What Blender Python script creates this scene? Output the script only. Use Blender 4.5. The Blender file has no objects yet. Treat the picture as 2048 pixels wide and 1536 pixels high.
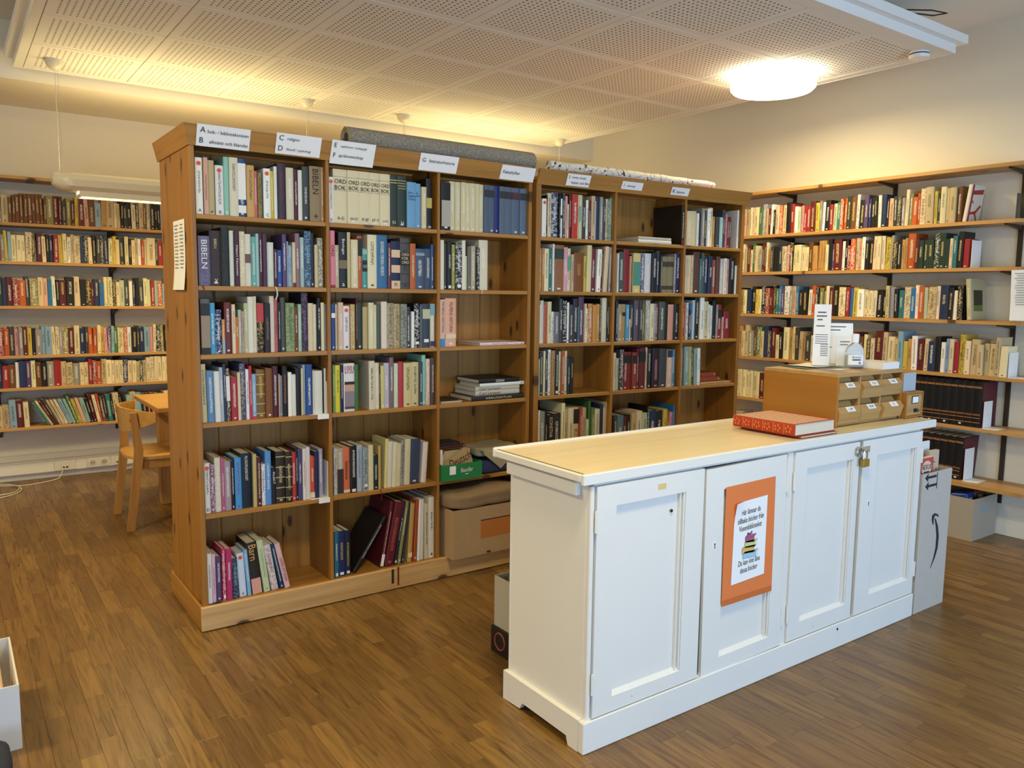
import bpy, bmesh, math, random
from mathutils import Vector, Matrix, noise
random.seed(7)
SC = bpy.context.scene
COL = SC.collection
R = math.radians

# ------------------------------------------------------------------ camera
F_PX, PITCH, ROLL, YAW, CAM_H = 1588.158, -0.111579, 0.0122047, 0.6200778, 1.48
_fw = Vector((math.sin(YAW)*math.cos(PITCH), math.cos(YAW)*math.cos(PITCH), math.sin(PITCH)))
_r0 = Vector((math.cos(YAW), -math.sin(YAW), 0)); _u0 = _r0.cross(_fw)
_r = _r0*math.cos(ROLL) + _u0*math.sin(ROLL); _u = -_r0*math.sin(ROLL) + _u0*math.cos(ROLL)
CAMP = Vector((0, 0, CAM_H))
cd = bpy.data.cameras.new('camera'); cam = bpy.data.objects.new('camera', cd); COL.objects.link(cam)
cd.sensor_width = 36; cd.lens = 36*F_PX/2048; cd.clip_start = .05; cd.clip_end = 60
cam.matrix_world = Matrix.Translation(CAMP) @ Matrix((( _r.x,_u.x,-_fw.x,0),(_r.y,_u.y,-_fw.y,0),(_r.z,_u.z,-_fw.z,0),(0,0,0,1)))
SC.camera = cam
def ray(u, v): return _fw + _r*((u-1024)/F_PX) + _u*((768-v)/F_PX)
def atY(u, v, y): d = ray(u, v); return CAMP + d*(y/d.y)
def atX(u, v, x): d = ray(u, v); return CAMP + d*(x/d.x)
def atZ(u, v, z): d = ray(u, v); return CAMP + d*((z-CAM_H)/d.z)
def atP(u, v, o, n): d = ray(u, v); return CAMP + d*((o-CAMP).dot(n)/d.dot(n))

# ------------------------------------------------------------------ world, lights, exposure
w = bpy.data.worlds.new('sky'); SC.world = w; w.use_nodes = True
w.node_tree.nodes['Background'].inputs[0].default_value = (.62, .78, 1.0, 1)
w.node_tree.nodes['Background'].inputs[1].default_value = .45
SC.view_settings.view_transform = 'Standard'; SC.view_settings.look = 'None'
SC.view_settings.gamma = 1; SC.view_settings.use_curve_mapping = False
SC.view_settings.exposure = 0.35
WARM = (1.0, .78, .37); DAY = (.38, .63, 1.0)
def area_light(name, loc, rot, sx, sy, power, color, spread=None):
    l = bpy.data.lights.new(name, 'AREA'); l.shape = 'RECTANGLE'; l.size = sx; l.size_y = sy
    l.energy = power; l.color = color
    if spread: l.spread = spread
    o = bpy.data.objects.new(name, l); COL.objects.link(o); o.location = loc; o.rotation_euler = rot
    return o
# daylight through the window wall behind the camera
area_light('window_daylight', (3.1, -2.02, 1.1), (R(90), 0, 0), 3.9, 1.6, 88, DAY)
area_light('window_daylight', (-1.6, -2.02, 1.1), (R(90), 0, 0), 1.7, 1.6, 62, DAY)
# pendants and ceiling disc lamps, two of them unseen and added as fill (fixtures are built below)
PENDANTS = [(.60, 2.32), (3.04, 4.73)]; PEND_Y, PEND_Z = 5.86, 2.15
for a, b in PENDANTS:
    area_light('pendant_uplight', ((a+b)/2, PEND_Y, PEND_Z+.075), (R(180), 0, 0), b-a-.2, .12, 12, WARM)
    area_light('pendant_downlight', ((a+b)/2, PEND_Y, PEND_Z-.085), (0, 0, 0), b-a-.2, .10, 16, WARM)
DISCS = [(4.40, 3.33, 2.903), (1.2, .9, 3.2), (-1.2, 3.4, 3.2)]  # second and third are unseen, added to warm bookcase front and counter end
for i, (x, y, z) in enumerate(DISCS):
    l = bpy.data.lights.new('disc_lamp_glow', 'AREA'); l.shape = 'DISK'; l.size = .5; l.energy = (24, 40, 60)[i]; l.color = WARM
    o = bpy.data.objects.new('disc_lamp_glow', l); COL.objects.link(o); o.location = (x, y, z-.125)

# ------------------------------------------------------------------ colour + materials
def lin(c):
    if isinstance(c, str):
        c = c.lstrip('#'); c = [int(c[i:i+2], 16)/255 for i in (0, 2, 4)]
    return tuple((x/12.92 if x <= .04045 else ((x+.055)/1.055)**2.4) for x in c)
PAL = dict(W='e9e7df', C='ddcfa8', B='c2ac84', T='b58c52', G='8f8d86', D='3d3f41', K='1d1b1c', N='243356', U='2f6ca3', S='84a6bc',
           E='34706e', A='90b4a8', V='42703c', L='b8c2a0', Y='c8b048', O='b8582a', R='962a2a', M='5c2024', P='5a4470', I='cc9298',
           F='c03a62', H='6b4526', Q='24372e', X='9a90a8', Z='857f45', J='d2a68c')
CNAME = dict(W='white', C='cream', B='beige', T='tan', G='grey', D='dark grey', K='black', N='navy', U='blue', S='light blue', E='teal', A='aqua',
             V='green', L='pale green', Y='yellow', O='orange', R='red', M='maroon', P='purple', I='pink', F='magenta', H='brown', Q='dark green',
             X='mauve', Z='olive', J='salmon')
MATS = {}
def new_mat(name):
    m = bpy.data.materials.new(name); m.use_nodes = True; MATS[name] = m
    nt = m.node_tree; b = nt.nodes['Principled BSDF']
    return m, nt, b
def flat(name, col, rough=.6, metal=0, spec=.5, noise_amt=0.0, bump=0, scale=40):
    if name in MATS: return MATS[name]
    m, nt, b = new_mat(name); c = lin(col)
    b.inputs['Base Color'].default_value = (*c, 1); b.inputs['Roughness'].default_value = rough
    b.inputs['Metallic'].default_value = metal; b.inputs['Specular IOR Level'].default_value = spec
    if noise_amt or bump:
        tc = nt.nodes.new('ShaderNodeTexCoord'); nz = nt.nodes.new('ShaderNodeTexNoise'); nz.inputs['Scale'].default_value = scale; nz.inputs['Detail'].default_value = 4
        nt.links.new(tc.outputs['Object'], nz.inputs['Vector'])
        if noise_amt:
            mx = nt.nodes.new('ShaderNodeMix'); mx.data_type = 'RGBA'
            mx.inputs['A'].default_value = (*[x*(1-noise_amt) for x in c], 1); mx.inputs['B'].default_value = (*[min(1, x*(1+noise_amt)) for x in c], 1)
            nt.links.new(nz.outputs['Fac'], mx.inputs['Factor']); nt.links.new(mx.outputs['Result'], b.inputs['Base Color'])
        if bump:
            bp = nt.nodes.new('ShaderNodeBump'); bp.inputs['Strength'].default_value = bump; bp.inputs['Distance'].default_value = .002
            nt.links.new(nz.outputs['Fac'], bp.inputs['Height']); nt.links.new(bp.outputs['Normal'], b.inputs['Normal'])
    return m
def N(nt, t, **kw):
    n = nt.nodes.new(t)
    for k, v in kw.items(): setattr(n, k, v)
    return n
def mathn(nt, op, a, b=None, c=None):
    n = nt.nodes.new('ShaderNodeMath'); n.operation = op
    for i, x in enumerate((a, b, c)):
        if x is None: continue
        if isinstance(x, (int, float)): n.inputs[i].default_value = x
        else: nt.links.new(x, n.inputs[i])
    return n.outputs[0]
def mixc(nt, fac, a, b):
    n = nt.nodes.new('ShaderNodeMix'); n.data_type = 'RGBA'
    for k, x in (('Factor', fac), ('A', a), ('B', b)):
        s = n.inputs[k]
        if k == 'Factor':
            if isinstance(x, (int, float)): s.default_value = x
            else: nt.links.new(x, s)
        else:
            s = [q for q in n.inputs if q.name == k and q.type == 'RGBA'][0]
            if isinstance(x, tuple): s.default_value = (*x[:3], 1)
            else: nt.links.new(x, s)
    return [q for q in n.outputs if q.type == 'RGBA'][0]
def wood(name, axis, c1, c2, c3, rough=.45, knots=True, fine=1.0, spec=.4, flat_axis=None):
    """grain running along axis; c1 dark line, c2 body, c3 light body"""
    m, nt, b = new_mat(name)
    tc = N(nt, 'ShaderNodeTexCoord'); oi = N(nt, 'ShaderNodeObjectInfo')
    off = N(nt, 'ShaderNodeVectorMath', operation='SCALE'); off.inputs[0].default_value = (3.1, 5.7, 2.3)
    nt.links.new(oi.outputs['Random'], off.inputs['Scale'])
    add = N(nt, 'ShaderNodeVectorMath', operation='ADD'); nt.links.new(tc.outputs['Object'], add.inputs[0]); nt.links.new(off.outputs[0], add.inputs[1])
    def mp(s_along, s_across, fa=None):
        n = N(nt, 'ShaderNodeMapping'); s = [s_across]*3; s[axis] = s_along
        if fa is not None: s[fa] = 0.0
        n.inputs['Scale'].default_value = s; nt.links.new(add.outputs[0], n.inputs['Vector']); return n.outputs[0]
    n1 = N(nt, 'ShaderNodeTexNoise'); n1.inputs['Scale'].default_value = 1; n1.inputs['Detail'].default_value = 5; n1.inputs['Distortion'].default_value = .6
    nt.links.new(mp(1.2*fine, 30*fine), n1.inputs['Vector'])
    n2 = N(nt, 'ShaderNodeTexNoise'); n2.inputs['Scale'].default_value = 1; n2.inputs['Detail'].default_value = 2
    nt.links.new(mp(.7, 4), n2.inputs['Vector'])
    col = mixc(nt, n2.outputs['Fac'], lin(c2), lin(c3))
    f = mathn(nt, 'MULTIPLY', mathn(nt, 'SMOOTHSTEP' if False else 'POWER', n1.outputs['Fac'], 2.2), 1.3)
    col = mixc(nt, mathn(nt, 'MINIMUM', f, .75), col, lin(c1))
    if knots:
        vo = N(nt, 'ShaderNodeTexVoronoi'); vo.inputs['Scale'].default_value = 1
        vo.voronoi_dimensions = '2D'; sx_ = N(nt, 'ShaderNodeSeparateXYZ'); nt.links.new(mp(3.0, 7.0), sx_.inputs[0]); cx_ = N(nt, 'ShaderNodeCombineXYZ')
        oth = [q for q in range(3) if q != axis and q != (flat_axis if flat_axis is not None else (axis+1) % 3)][0]
        nt.links.new(sx_.outputs[axis], cx_.inputs[0]); nt.links.new(sx_.outputs[oth], cx_.inputs[1]); nt.links.new(cx_.outputs[0], vo.inputs['Vector'])
        k = mathn(nt, 'LESS_THAN', vo.outputs['Distance'], .085)
        k2 = mathn(nt, 'SUBTRACT', 1.0, mathn(nt, 'MINIMUM', mathn(nt, 'MULTIPLY', vo.outputs['Distance'], 5.0), 1.0))
        sel = N(nt, 'ShaderNodeSeparateColor'); nt.links.new(vo.outputs['Color'], sel.inputs[0])
        on = mathn(nt, 'GREATER_THAN', sel.outputs[0], .5)
        k2 = mathn(nt, 'MULTIPLY', mathn(nt, 'ADD', mathn(nt, 'MULTIPLY', k, .55), mathn(nt, 'MULTIPLY', k2, .4)), on)
        col = mixc(nt, k2, col, lin('3a1f0c'))
    nt.links.new(col, b.inputs['Base Color']); b.inputs['Roughness'].default_value = rough; b.inputs['Specular IOR Level'].default_value = spec
    return m
PC = ('7a4f18', 'ab7733', 'bd8b44')
pineX = wood('pine_along_x', 0, *PC, flat_axis=1); pineY = wood('pine_along_y', 1, *PC, flat_axis=0); pineZ = wood('pine_along_z', 2, '6e4412', '9f6b28', 'b07c38', flat_axis=0)
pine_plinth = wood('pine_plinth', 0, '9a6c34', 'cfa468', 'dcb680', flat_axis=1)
pine_back = wood('pine_back', 2, '7a4f18', 'a87432', 'b4833c', flat_axis=1)
shelfX = wood('wall_shelf_x', 0, '94642c', 'c39455', 'cfa468'); shelfY = wood('wall_shelf_y', 1, '94642c', 'c39455', 'cfa468')
beech = wood('beech', 2, '8f6026', 'b9843f', 'c4924d', knots=False); beechX = wood('beech_x', 0, '9a6a2c', 'c8954a', 'd2a35a', knots=False, rough=.35)
oakX = wood('catalogue_oak_x', 0, '8a6430', 'b98f55', 'c6a068', knots=False, fine=.8); oakY = wood('catalogue_plywood', 1, '8f5a1c', 'a8712c', 'b17a33', knots=False, fine=.5)
laminate = wood('laminate_top', 0, 'd8c08c', 'f0dcae', 'f4e4bf', knots=False, rough=.28, fine=1.3)

def plank_mat(name, use_attr):
    m, nt, b = new_mat(name)
    tc = N(nt, 'ShaderNodeTexCoord')
    if use_attr:
        at = N(nt, 'ShaderNodeAttribute'); at.attribute_name = 'tone'; rnd = at.outputs['Fac']
    else:
        oi = N(nt, 'ShaderNodeObjectInfo'); rnd = oi.outputs['Random']
    off = N(nt, 'ShaderNodeVectorMath', operation='SCALE'); off.inputs[0].default_value = (13.1, 47.7, 2.3); nt.links.new(rnd, off.inputs['Scale'])
    add = N(nt, 'ShaderNodeVectorMath', operation='ADD'); nt.links.new(tc.outputs['Object'], add.inputs[0]); nt.links.new(off.outputs[0], add.inputs[1])
    mp = N(nt, 'ShaderNodeMapping'); mp.inputs['Scale'].default_value = (55, 4, 30); nt.links.new(add.outputs[0], mp.inputs['Vector'])
    n1 = N(nt, 'ShaderNodeTexNoise'); n1.inputs['Scale'].default_value = 1; n1.inputs['Detail'].default_value = 6; n1.inputs['Distortion'].default_value = 1.2
    nt.links.new(mp.outputs[0], n1.inputs['Vector'])
    col = mixc(nt, rnd, lin('7a592c'), lin('9c763c'))
    h = mathn(nt, 'FRACT', mathn(nt, 'MULTIPLY', rnd, 7.31))
    col = mixc(nt, mathn(nt, 'MULTIPLY', h, .35), col, lin('6e5230'))
    col = mixc(nt, mathn(nt, 'MULTIPLY', mathn(nt, 'POWER', n1.outputs['Fac'], 2.5), 2.0), col, lin('4a3216'))
    nt.links.new(col, b.inputs['Base Color'])
    rr = mathn(nt, 'ADD', mathn(nt, 'MULTIPLY', n1.outputs['Fac'], .16), .26); nt.links.new(rr, b.inputs['Roughness'])
    b.inputs['Specular IOR Level'].default_value = .5
    bp = N(nt, 'ShaderNodeBump'); bp.inputs['Strength'].default_value = .15; bp.inputs['Distance'].default_value = .0008
    nt.links.new(n1.outputs['Fac'], bp.inputs['Height']); nt.links.new(bp.outputs[0], b.inputs['Normal'])
    return m
plank_a, plank_b = plank_mat('parquet', False), plank_mat('parquet_far', True)

def paint_mat(name, col, chip='6e5236', amt=.62):
    m, nt, b = new_mat(name); tc = N(nt, 'ShaderNodeTexCoord')
    n1 = N(nt, 'ShaderNodeTexNoise'); n1.inputs['Scale'].default_value = 9; n1.inputs['Detail'].default_value = 8; n1.inputs['Roughness'].default_value = .7
    nt.links.new(tc.outputs['Object'], n1.inputs['Vector'])
    n2 = N(nt, 'ShaderNodeTexNoise'); n2.inputs['Scale'].default_value = 2.2; nt.links.new(tc.outputs['Object'], n2.inputs['Vector'])
    k = mathn(nt, 'GREATER_THAN', n1.outputs['Fac'], amt+.10)
    c = mixc(nt, n2.outputs['Fac'], tuple(x*.94 for x in lin(col)), lin(col))
    nt.links.new(mixc(nt, k, c, lin(chip)), b.inputs['Base Color']); b.inputs['Roughness'].default_value = .42
    bp = N(nt, 'ShaderNodeBump'); bp.inputs['Strength'].default_value = .12; bp.inputs['Distance'].default_value = .002
    nt.links.new(n1.outputs['Fac'], bp.inputs['Height']); nt.links.new(bp.outputs[0], b.inputs['Normal'])
    return m
paint = paint_mat('counter_white_paint', 'e6e4dc', amt=.60)
wall_m = flat('wall_paint', 'e2dbc8', .85, noise_amt=.03, bump=.08, scale=60)
ceil_m = flat('ceiling_paint', 'e6e4da', .9)
trim_m = flat('white_trim', 'e8e3d4', .5)
white_m = flat('white_lacquer', 'ecebe6', .4)
paper_m = flat('paper', 'eeeeec', .75)
ink_m = flat('ink', '1a1a1c', .7)
page_m = flat('book_pages', 'd9cfb6', .85, noise_amt=.12, scale=300)
dark_metal = flat('dark_bracket_metal', '2e2417', .5)
card_m = flat('cardboard', 'a98a62', .85, noise_amt=.08, scale=25)
greycard = flat('grey_cardboard', 'bab2a6', .8, noise_amt=.05, scale=20)
chrome = flat('chrome', 'c8c8c4', .25, 1); brass = flat('brass', 'b8964a', .3, 1)
def fabric(name, c1, c2, scale=300):
    m, nt, b = new_mat(name); tc = N(nt, 'ShaderNodeTexCoord')
    wv = N(nt, 'ShaderNodeTexVoronoi'); wv.inputs['Scale'].default_value = scale; nt.links.new(tc.outputs['Object'], wv.inputs['Vector'])
    nt.links.new(mixc(nt, wv.outputs['Distance'], lin(c1), lin(c2)), b.inputs['Base Color']); b.inputs['Roughness'].default_value = .95
    bp = N(nt, 'ShaderNodeBump'); bp.inputs['Strength'].default_value = .5; bp.inputs['Distance'].default_value = .003
    nt.links.new(wv.outputs['Distance'], bp.inputs['Height']); nt.links.new(bp.outputs[0], b.inputs['Normal'])
    return m
def emit(name, col, strength):
    m, nt, b = new_mat(name); b.inputs['Emission Color'].default_value = (*col, 1); b.inputs['Emission Strength'].default_value = strength
    b.inputs['Base Color'].default_value = (.9, .9, .85, 1); return m
disc_em = emit('lamp_diffuser', (1.0, .88, .62), 7.0); tube_em = emit('fluorescent_tube', (1.0, .85, .58), 6.0)
def glass(name, col=(.95, .97, .97), rough=.05):
    m, nt, b = new_mat(name); b.inputs['Base Color'].default_value = (*col, 1); b.inputs['Roughness'].default_value = rough
    b.inputs['Transmission Weight'].default_value = .85; b.inputs['IOR'].default_value = 1.3; return m
def tile_mat():
    m, nt, b = new_mat('perforated_tile'); tc = N(nt, 'ShaderNodeTexCoord'); sp = N(nt, 'ShaderNodeSeparateXYZ'); nt.links.new(tc.outputs['Object'], sp.inputs[0])
    p = .0305
    def cell(o): return mathn(nt, 'SUBTRACT', mathn(nt, 'FRACT', mathn(nt, 'ADD', mathn(nt, 'DIVIDE', o, p), 40.5)), .5)
    cx, cy = cell(sp.outputs[0]), cell(sp.outputs[1])
    d = mathn(nt, 'SQRT', mathn(nt, 'ADD', mathn(nt, 'POWER', cx, 2), mathn(nt, 'POWER', cy, 2)))
    hole = mathn(nt, 'LESS_THAN', d, .19)
    inx = mathn(nt, 'LESS_THAN', mathn(nt, 'ABSOLUTE', sp.outputs[0]), .26); iny = mathn(nt, 'LESS_THAN', mathn(nt, 'ABSOLUTE', sp.outputs[1]), .26)
    hole = mathn(nt, 'MULTIPLY', hole, mathn(nt, 'MULTIPLY', inx, iny))
    nt.links.new(mixc(nt, hole, lin('e6e4da'), lin('3a342a')), b.inputs['Base Color']); b.inputs['Roughness'].default_value = .9
    return m
tile_m = tile_mat()
def book_mat():
    m, nt, b = new_mat('book_cover')
    a = N(nt, 'ShaderNodeAttribute'); a.attribute_name = 'base'; k = N(nt, 'ShaderNodeAttribute'); k.attribute_name = 'mark'
    uv = N(nt, 'ShaderNodeUVMap'); uv.uv_map = 'spine'; sp = N(nt, 'ShaderNodeSeparateXYZ'); nt.links.new(uv.outputs[0], sp.inputs[0])
    u, v = sp.outputs[0], sp.outputs[1]
    seed = a.outputs['Alpha']; style = k.outputs['Alpha']
    def noise_uv(fv, fu):
        c = N(nt, 'ShaderNodeCombineXYZ'); nt.links.new(mathn(nt, 'MULTIPLY', v, fv), c.inputs[0]); nt.links.new(mathn(nt, 'MULTIPLY', u, fu), c.inputs[1])
        nt.links.new(mathn(nt, 'MULTIPLY', seed, 91.0), c.inputs[2])
        n = N(nt, 'ShaderNodeTexNoise'); n.inputs['Scale'].default_value = 1; n.inputs['Detail'].default_value = 2; nt.links.new(c.outputs[0], n.inputs['Vector']); return n.outputs['Fac']
    du = mathn(nt, 'ABSOLUTE', mathn(nt, 'SUBTRACT', u, .5))
    on_spine = mathn(nt, 'GREATER_THAN', u, -.5)
    lo = mathn(nt, 'ADD', .16, mathn(nt, 'MULTIPLY', mathn(nt, 'FRACT', mathn(nt, 'MULTIPLY', seed, 17.0)), .3))
    hi = mathn(nt, 'ADD', .70, mathn(nt, 'MULTIPLY', mathn(nt, 'FRACT', mathn(nt, 'MULTIPLY', seed, 29.0)), .22))
    band = mathn(nt, 'MULTIPLY', mathn(nt, 'GREATER_THAN', v, lo), mathn(nt, 'LESS_THAN', v, hi))
    t = mathn(nt, 'MULTIPLY', mathn(nt, 'LESS_THAN', du, .17), mathn(nt, 'GREATER_THAN', noise_uv(130, 7), .5))
    t = mathn(nt, 'MULTIPLY', t, band)
    t = mathn(nt, 'MULTIPLY', t, mathn(nt, 'GREATER_THAN', style, .15))
    # small publisher mark near the foot
    dv = mathn(nt, 'ABSOLUTE', mathn(nt, 'SUBTRACT', v, .06)); pm = mathn(nt, 'MULTIPLY', mathn(nt, 'LESS_THAN', dv, .018), mathn(nt, 'LESS_THAN', du, .16))
    pm = mathn(nt, 'MULTIPLY', pm, mathn(nt, 'GREATER_THAN', mathn(nt, 'FRACT', mathn(nt, 'MULTIPLY', seed, 7.0)), .55))
    # raised-band rules for old bindings
    fb = mathn(nt, 'ABSOLUTE', mathn(nt, 'SUBTRACT', mathn(nt, 'FRACT', mathn(nt, 'MULTIPLY', v, 5.0)), .5))
    bands = mathn(nt, 'MULTIPLY', mathn(nt, 'LESS_THAN', fb, .045), mathn(nt, 'GREATER_THAN', style, .8))
    # printed picture blotches
    pic = mathn(nt, 'MULTIPLY', mathn(nt, 'GREATER_THAN', noise_uv(26, 3), .53), mathn(nt, 'MULTIPLY', mathn(nt, 'GREATER_THAN', style, .55), mathn(nt, 'LESS_THAN', style, .75)))
    f = mathn(nt, 'MAXIMUM', mathn(nt, 'MAXIMUM', t, pm), mathn(nt, 'MAXIMUM', bands, mathn(nt, 'MULTIPLY', pic, .5)))
    f = mathn(nt, 'MULTIPLY', f, on_spine)
    nt.links.new(mixc(nt, mathn(nt, 'MULTIPLY', f, .85), a.outputs['Color'], k.outputs['Color']), b.inputs['Base Color'])
    b.inputs['Roughness'].default_value = .45; b.inputs['Specular IOR Level'].default_value = .35
    return m
book_m = book_mat()

# ------------------------------------------------------------------ object helpers
def wmat(o):
    m = o.matrix_basis.copy(); p = o.parent
    while p: m = p.matrix_basis @ m; p = p.parent
    return m
def tag(o, label=None, cat=None, group=None, kind=None):
    if label: o['label'] = label
    if cat: o['category'] = cat
    if group: o['group'] = group
    if kind: o['kind'] = kind
    return o
def link(o, parent=None):
    COL.objects.link(o)
    if parent: o.parent = parent
    return o
def thing(name, label, cat, loc=(0, 0, 0), rz=0, group=None, kind=None, parent=None):
    o = bpy.data.objects.new(name, None); o.empty_display_size = .05; o.location = loc; o.rotation_euler = (0, 0, rz)
    link(o, parent); return tag(o, label, cat, group, kind)
class MB:
    """collects shapes in world space (or local to T) and links them as ONE mesh object"""
    def __init__(s, T=None): s.bm = bmesh.new(); s.T = T
    def _v(s, pts): return [s.bm.verts.new((s.T @ Vector(p)) if s.T else Vector(p)) for p in pts]
    def box(s, a, b, bevel=0):
        x0, y0, z0 = a; x1, y1, z1 = b
        v = s._v([(x0, y0, z0), (x1, y0, z0), (x1, y1, z0), (x0, y1, z0), (x0, y0, z1), (x1, y0, z1), (x1, y1, z1), (x0, y1, z1)])
        fs = [s.bm.faces.new([v[i] for i in q]) for q in ((0, 3, 2, 1), (4, 5, 6, 7), (0, 1, 5, 4), (1, 2, 6, 5), (2, 3, 7, 6), (3, 0, 4, 7))]
        if bevel:
            es = list({e for f in fs for e in f.edges}); bmesh.ops.bevel(s.bm, geom=es, offset=bevel, segments=1, affect='EDGES', profile=.5)
        return s
    def prism(s, poly, ext):
        """poly: list of 3d points (planar); ext: extrusion vector"""
        e = Vector(ext); a = s._v(poly); b = s._v([Vector(p)+e for p in poly]); n = len(poly)
        s.bm.faces.new(a[::-1]); s.bm.faces.new(b)
        for i in range(n): s.bm.faces.new([a[i], a[(i+1) % n], b[(i+1) % n], b[i]])
        return s
    def tube(s, pts, r, seg=8, cap=True, closed=False):
        pts = [Vector(p) for p in pts]; rings = []; n = len(pts); rs = r if isinstance(r, (list, tuple)) else [r]*n
        up = Vector((0, 0, 1)); last = None
        for i, p in enumerate(pts):
            d = (pts[min(i+1, n-1)]-pts[max(i-1, 0)]).normalized()
            if last is None:
                last = d.cross(up if abs(d.z) < .9 else Vector((1, 0, 0))).normalized()
            last = (last - d*last.dot(d)).normalized(); b = d.cross(last)
            rings.append(s._v([p + (last*math.cos(2*math.pi*k/seg)+b*math.sin(2*math.pi*k/seg))*rs[i] for k in range(seg)]))
        for i in range(n-1):
            for k in range(seg): s.bm.faces.new([rings[i][k], rings[i][(k+1) % seg], rings[i+1][(k+1) % seg], rings[i+1][k]])
        if cap: s.bm.faces.new(rings[0][::-1]); s.bm.faces.new(rings[-1])
        return s
    def lathe(s, c, prof, seg=24):
        """prof: (r, z) list around the vertical axis at c"""
        c = Vector(c); rings = [s._v([c+Vector((r*math.cos(2*math.pi*k/seg), r*math.sin(2*math.pi*k/seg), z)) for k in range(seg)]) for r, z in prof]
        for i in range(len(prof)-1):
            for k in range(seg): s.bm.faces.new([rings[i][k], rings[i][(k+1) % seg], rings[i+1][(k+1) % seg], rings[i+1][k]])
        s.bm.faces.new(rings[0][::-1]); s.bm.faces.new(rings[-1]); return s
    def sheet(s, fn, nu, nv, thick=None):
        """grid fn(u,v)->point"""
        g = [[None]*(nv+1) for _ in range(nu+1)]
        for i in range(nu+1):
            for j in range(nv+1): g[i][j] = s._v([fn(i/nu, j/nv)])[0]
        for i in range(nu):
            for j in range(nv): s.bm.faces.new([g[i][j], g[i+1][j], g[i+1][j+1], g[i][j+1]])
        if thick:
            P = [[g[i][j].co.copy() for j in range(nv+1)] for i in range(nu+1)]; h = []
            for i in range(nu+1):
                h.append([])
                for j in range(nv+1):
                    du = P[min(i+1, nu)][j]-P[max(i-1, 0)][j]; dv = P[i][min(j+1, nv)]-P[i][max(j-1, 0)]; n = du.cross(dv)
                    h[i].append(s.bm.verts.new(P[i][j]-n.normalized()*thick))
            for i in range(nu):
                for j in range(nv): s.bm.faces.new([h[i][j+1], h[i+1][j+1], h[i+1][j], h[i][j]])
            rim = [(i, 0) for i in range(nu)] + [(nu, j) for j in range(nv)] + [(i, nv) for i in range(nu, 0, -1)] + [(0, j) for j in range(nv, 0, -1)]
            for k in range(len(rim)):
                (a, b), (c, d) = rim[k], rim[(k+1) % len(rim)]; s.bm.faces.new([g[a][b], h[a][b], h[c][d], g[c][d]])
        return s
    def build(s, name, mat, parent=None, smooth=False, origin=None):
        me = bpy.data.meshes.new(name); o = bpy.data.objects.new(name, me)
        bmesh.ops.recalc_face_normals(s.bm, faces=s.bm.faces[:])
        if parent: s.bm.transform(wmat(parent).inverted()); 
        elif origin is not None: s.bm.transform(Matrix.Translation(-Vector(origin))); o.location = origin
        s.bm.to_mesh(me); s.bm.free(); me.materials.append(mat)
        if smooth:
            for p in me.polygons: p.use_smooth = True
            try: me.set_sharp_from_angle(angle=R(40))
            except Exception: pass
        return link(o, parent)
def box(name, a, b, mat, parent=None, bevel=0, origin=None, T=None): return MB(T).box(a, b, bevel).build(name, mat, parent, origin=origin)
def struct(o, label=None): o['kind'] = 'structure'; return tag(o, label) if label else o
_tcache = {}
def text(name, body, org, xa, ya, mat, parent, width=None, height=.02, align='C', maxw=None, shear=0):
    key = (body, shear)
    if key not in _tcache:
        c = bpy.data.curves.new('t', 'FONT'); c.body = body; c.resolution_u = 2; c.shear = shear
        t = bpy.data.objects.new('t', c); m = bpy.data.meshes.new_from_object(t)
        co = [v.co.copy() for v in m.vertices]; fs = [tuple(p.vertices) for p in m.polygons]
        bpy.data.objects.remove(t); bpy.data.meshes.remove(m)
        xs = [p.x for p in co]; ys = [p.y for p in co]
        _tcache[key] = (co, fs, min(xs), max(xs), min(ys), max(ys))
    co, fs, x0, x1, y0, y1 = _tcache[key]
    lines = body.count('\n')+1
    sy = height*lines/(y1-y0); sx = sy if width is None else width/(x1-x0)
    if maxw and sx*(x1-x0) > maxw: sx = maxw/(x1-x0)
    xa = Vector(xa).normalized(); ya = Vector(ya).normalized(); nz = xa.cross(ya); org = Vector(org)
    ox = (x0+x1)/2 if align == 'C' else x0
    pts = [org + xa*((p.x-ox)*sx) + ya*((p.y-(y0+y1)/2)*sy) + nz*.0004 for p in co]
    me = bpy.data.meshes.new(name); inv = wmat(parent).inverted() if parent else Matrix.Identity(4)
    me.from_pydata([inv @ p for p in pts], [], fs); me.materials.append(mat)
    return link(bpy.data.objects.new(name, me), parent)
X1, Y1, Z1 = Vector((1, 0, 0)), Vector((0, 1, 0)), Vector((0, 0, 1))

# ================================================================== THE SETTING
WR, WB, WL, WN, HC = 5.422, 7.143, -3.0, -1.95, 3.2
floor = struct(box('floor', (WL, WN, -.06), (WR, WB, -.012), flat('subfloor', '33210f', .8)), 'brown oak strip parquet floor with staggered staves')
def proj(p):
    d = Vector(p)-CAMP; z = d.dot(_fw)
    if z < .1: return None
    return 1024+F_PX*d.dot(_r)/z, 768-F_PX*d.dot(_u)/z, z
PWID = .0668
planks = []; rng = random.Random(3)
nx = int((WR-WL)/PWID)
for i in range(nx+1):
    xa = WL+i*PWID; xb = min(xa+PWID, WR)
    if xb-xa < .01: continue
    y = WN-rng.random()*.4
    while y < WB:
        L = rng.choice((.33, .39, .45, .51)); ya, yb = max(y, WN), min(y+L, WB); y += L
        if yb-ya > .02: planks.append((xa, xb, ya, yb, L))
def hidden(cx, cy):
    return (.9 < cx < 4.4 and 3.4 < cy < 4.9) or (1.55 < cx < 3.75 and 1.8 < cy < 3.3) or (2.45 < cx and cy > 2.7)
scored = []
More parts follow.
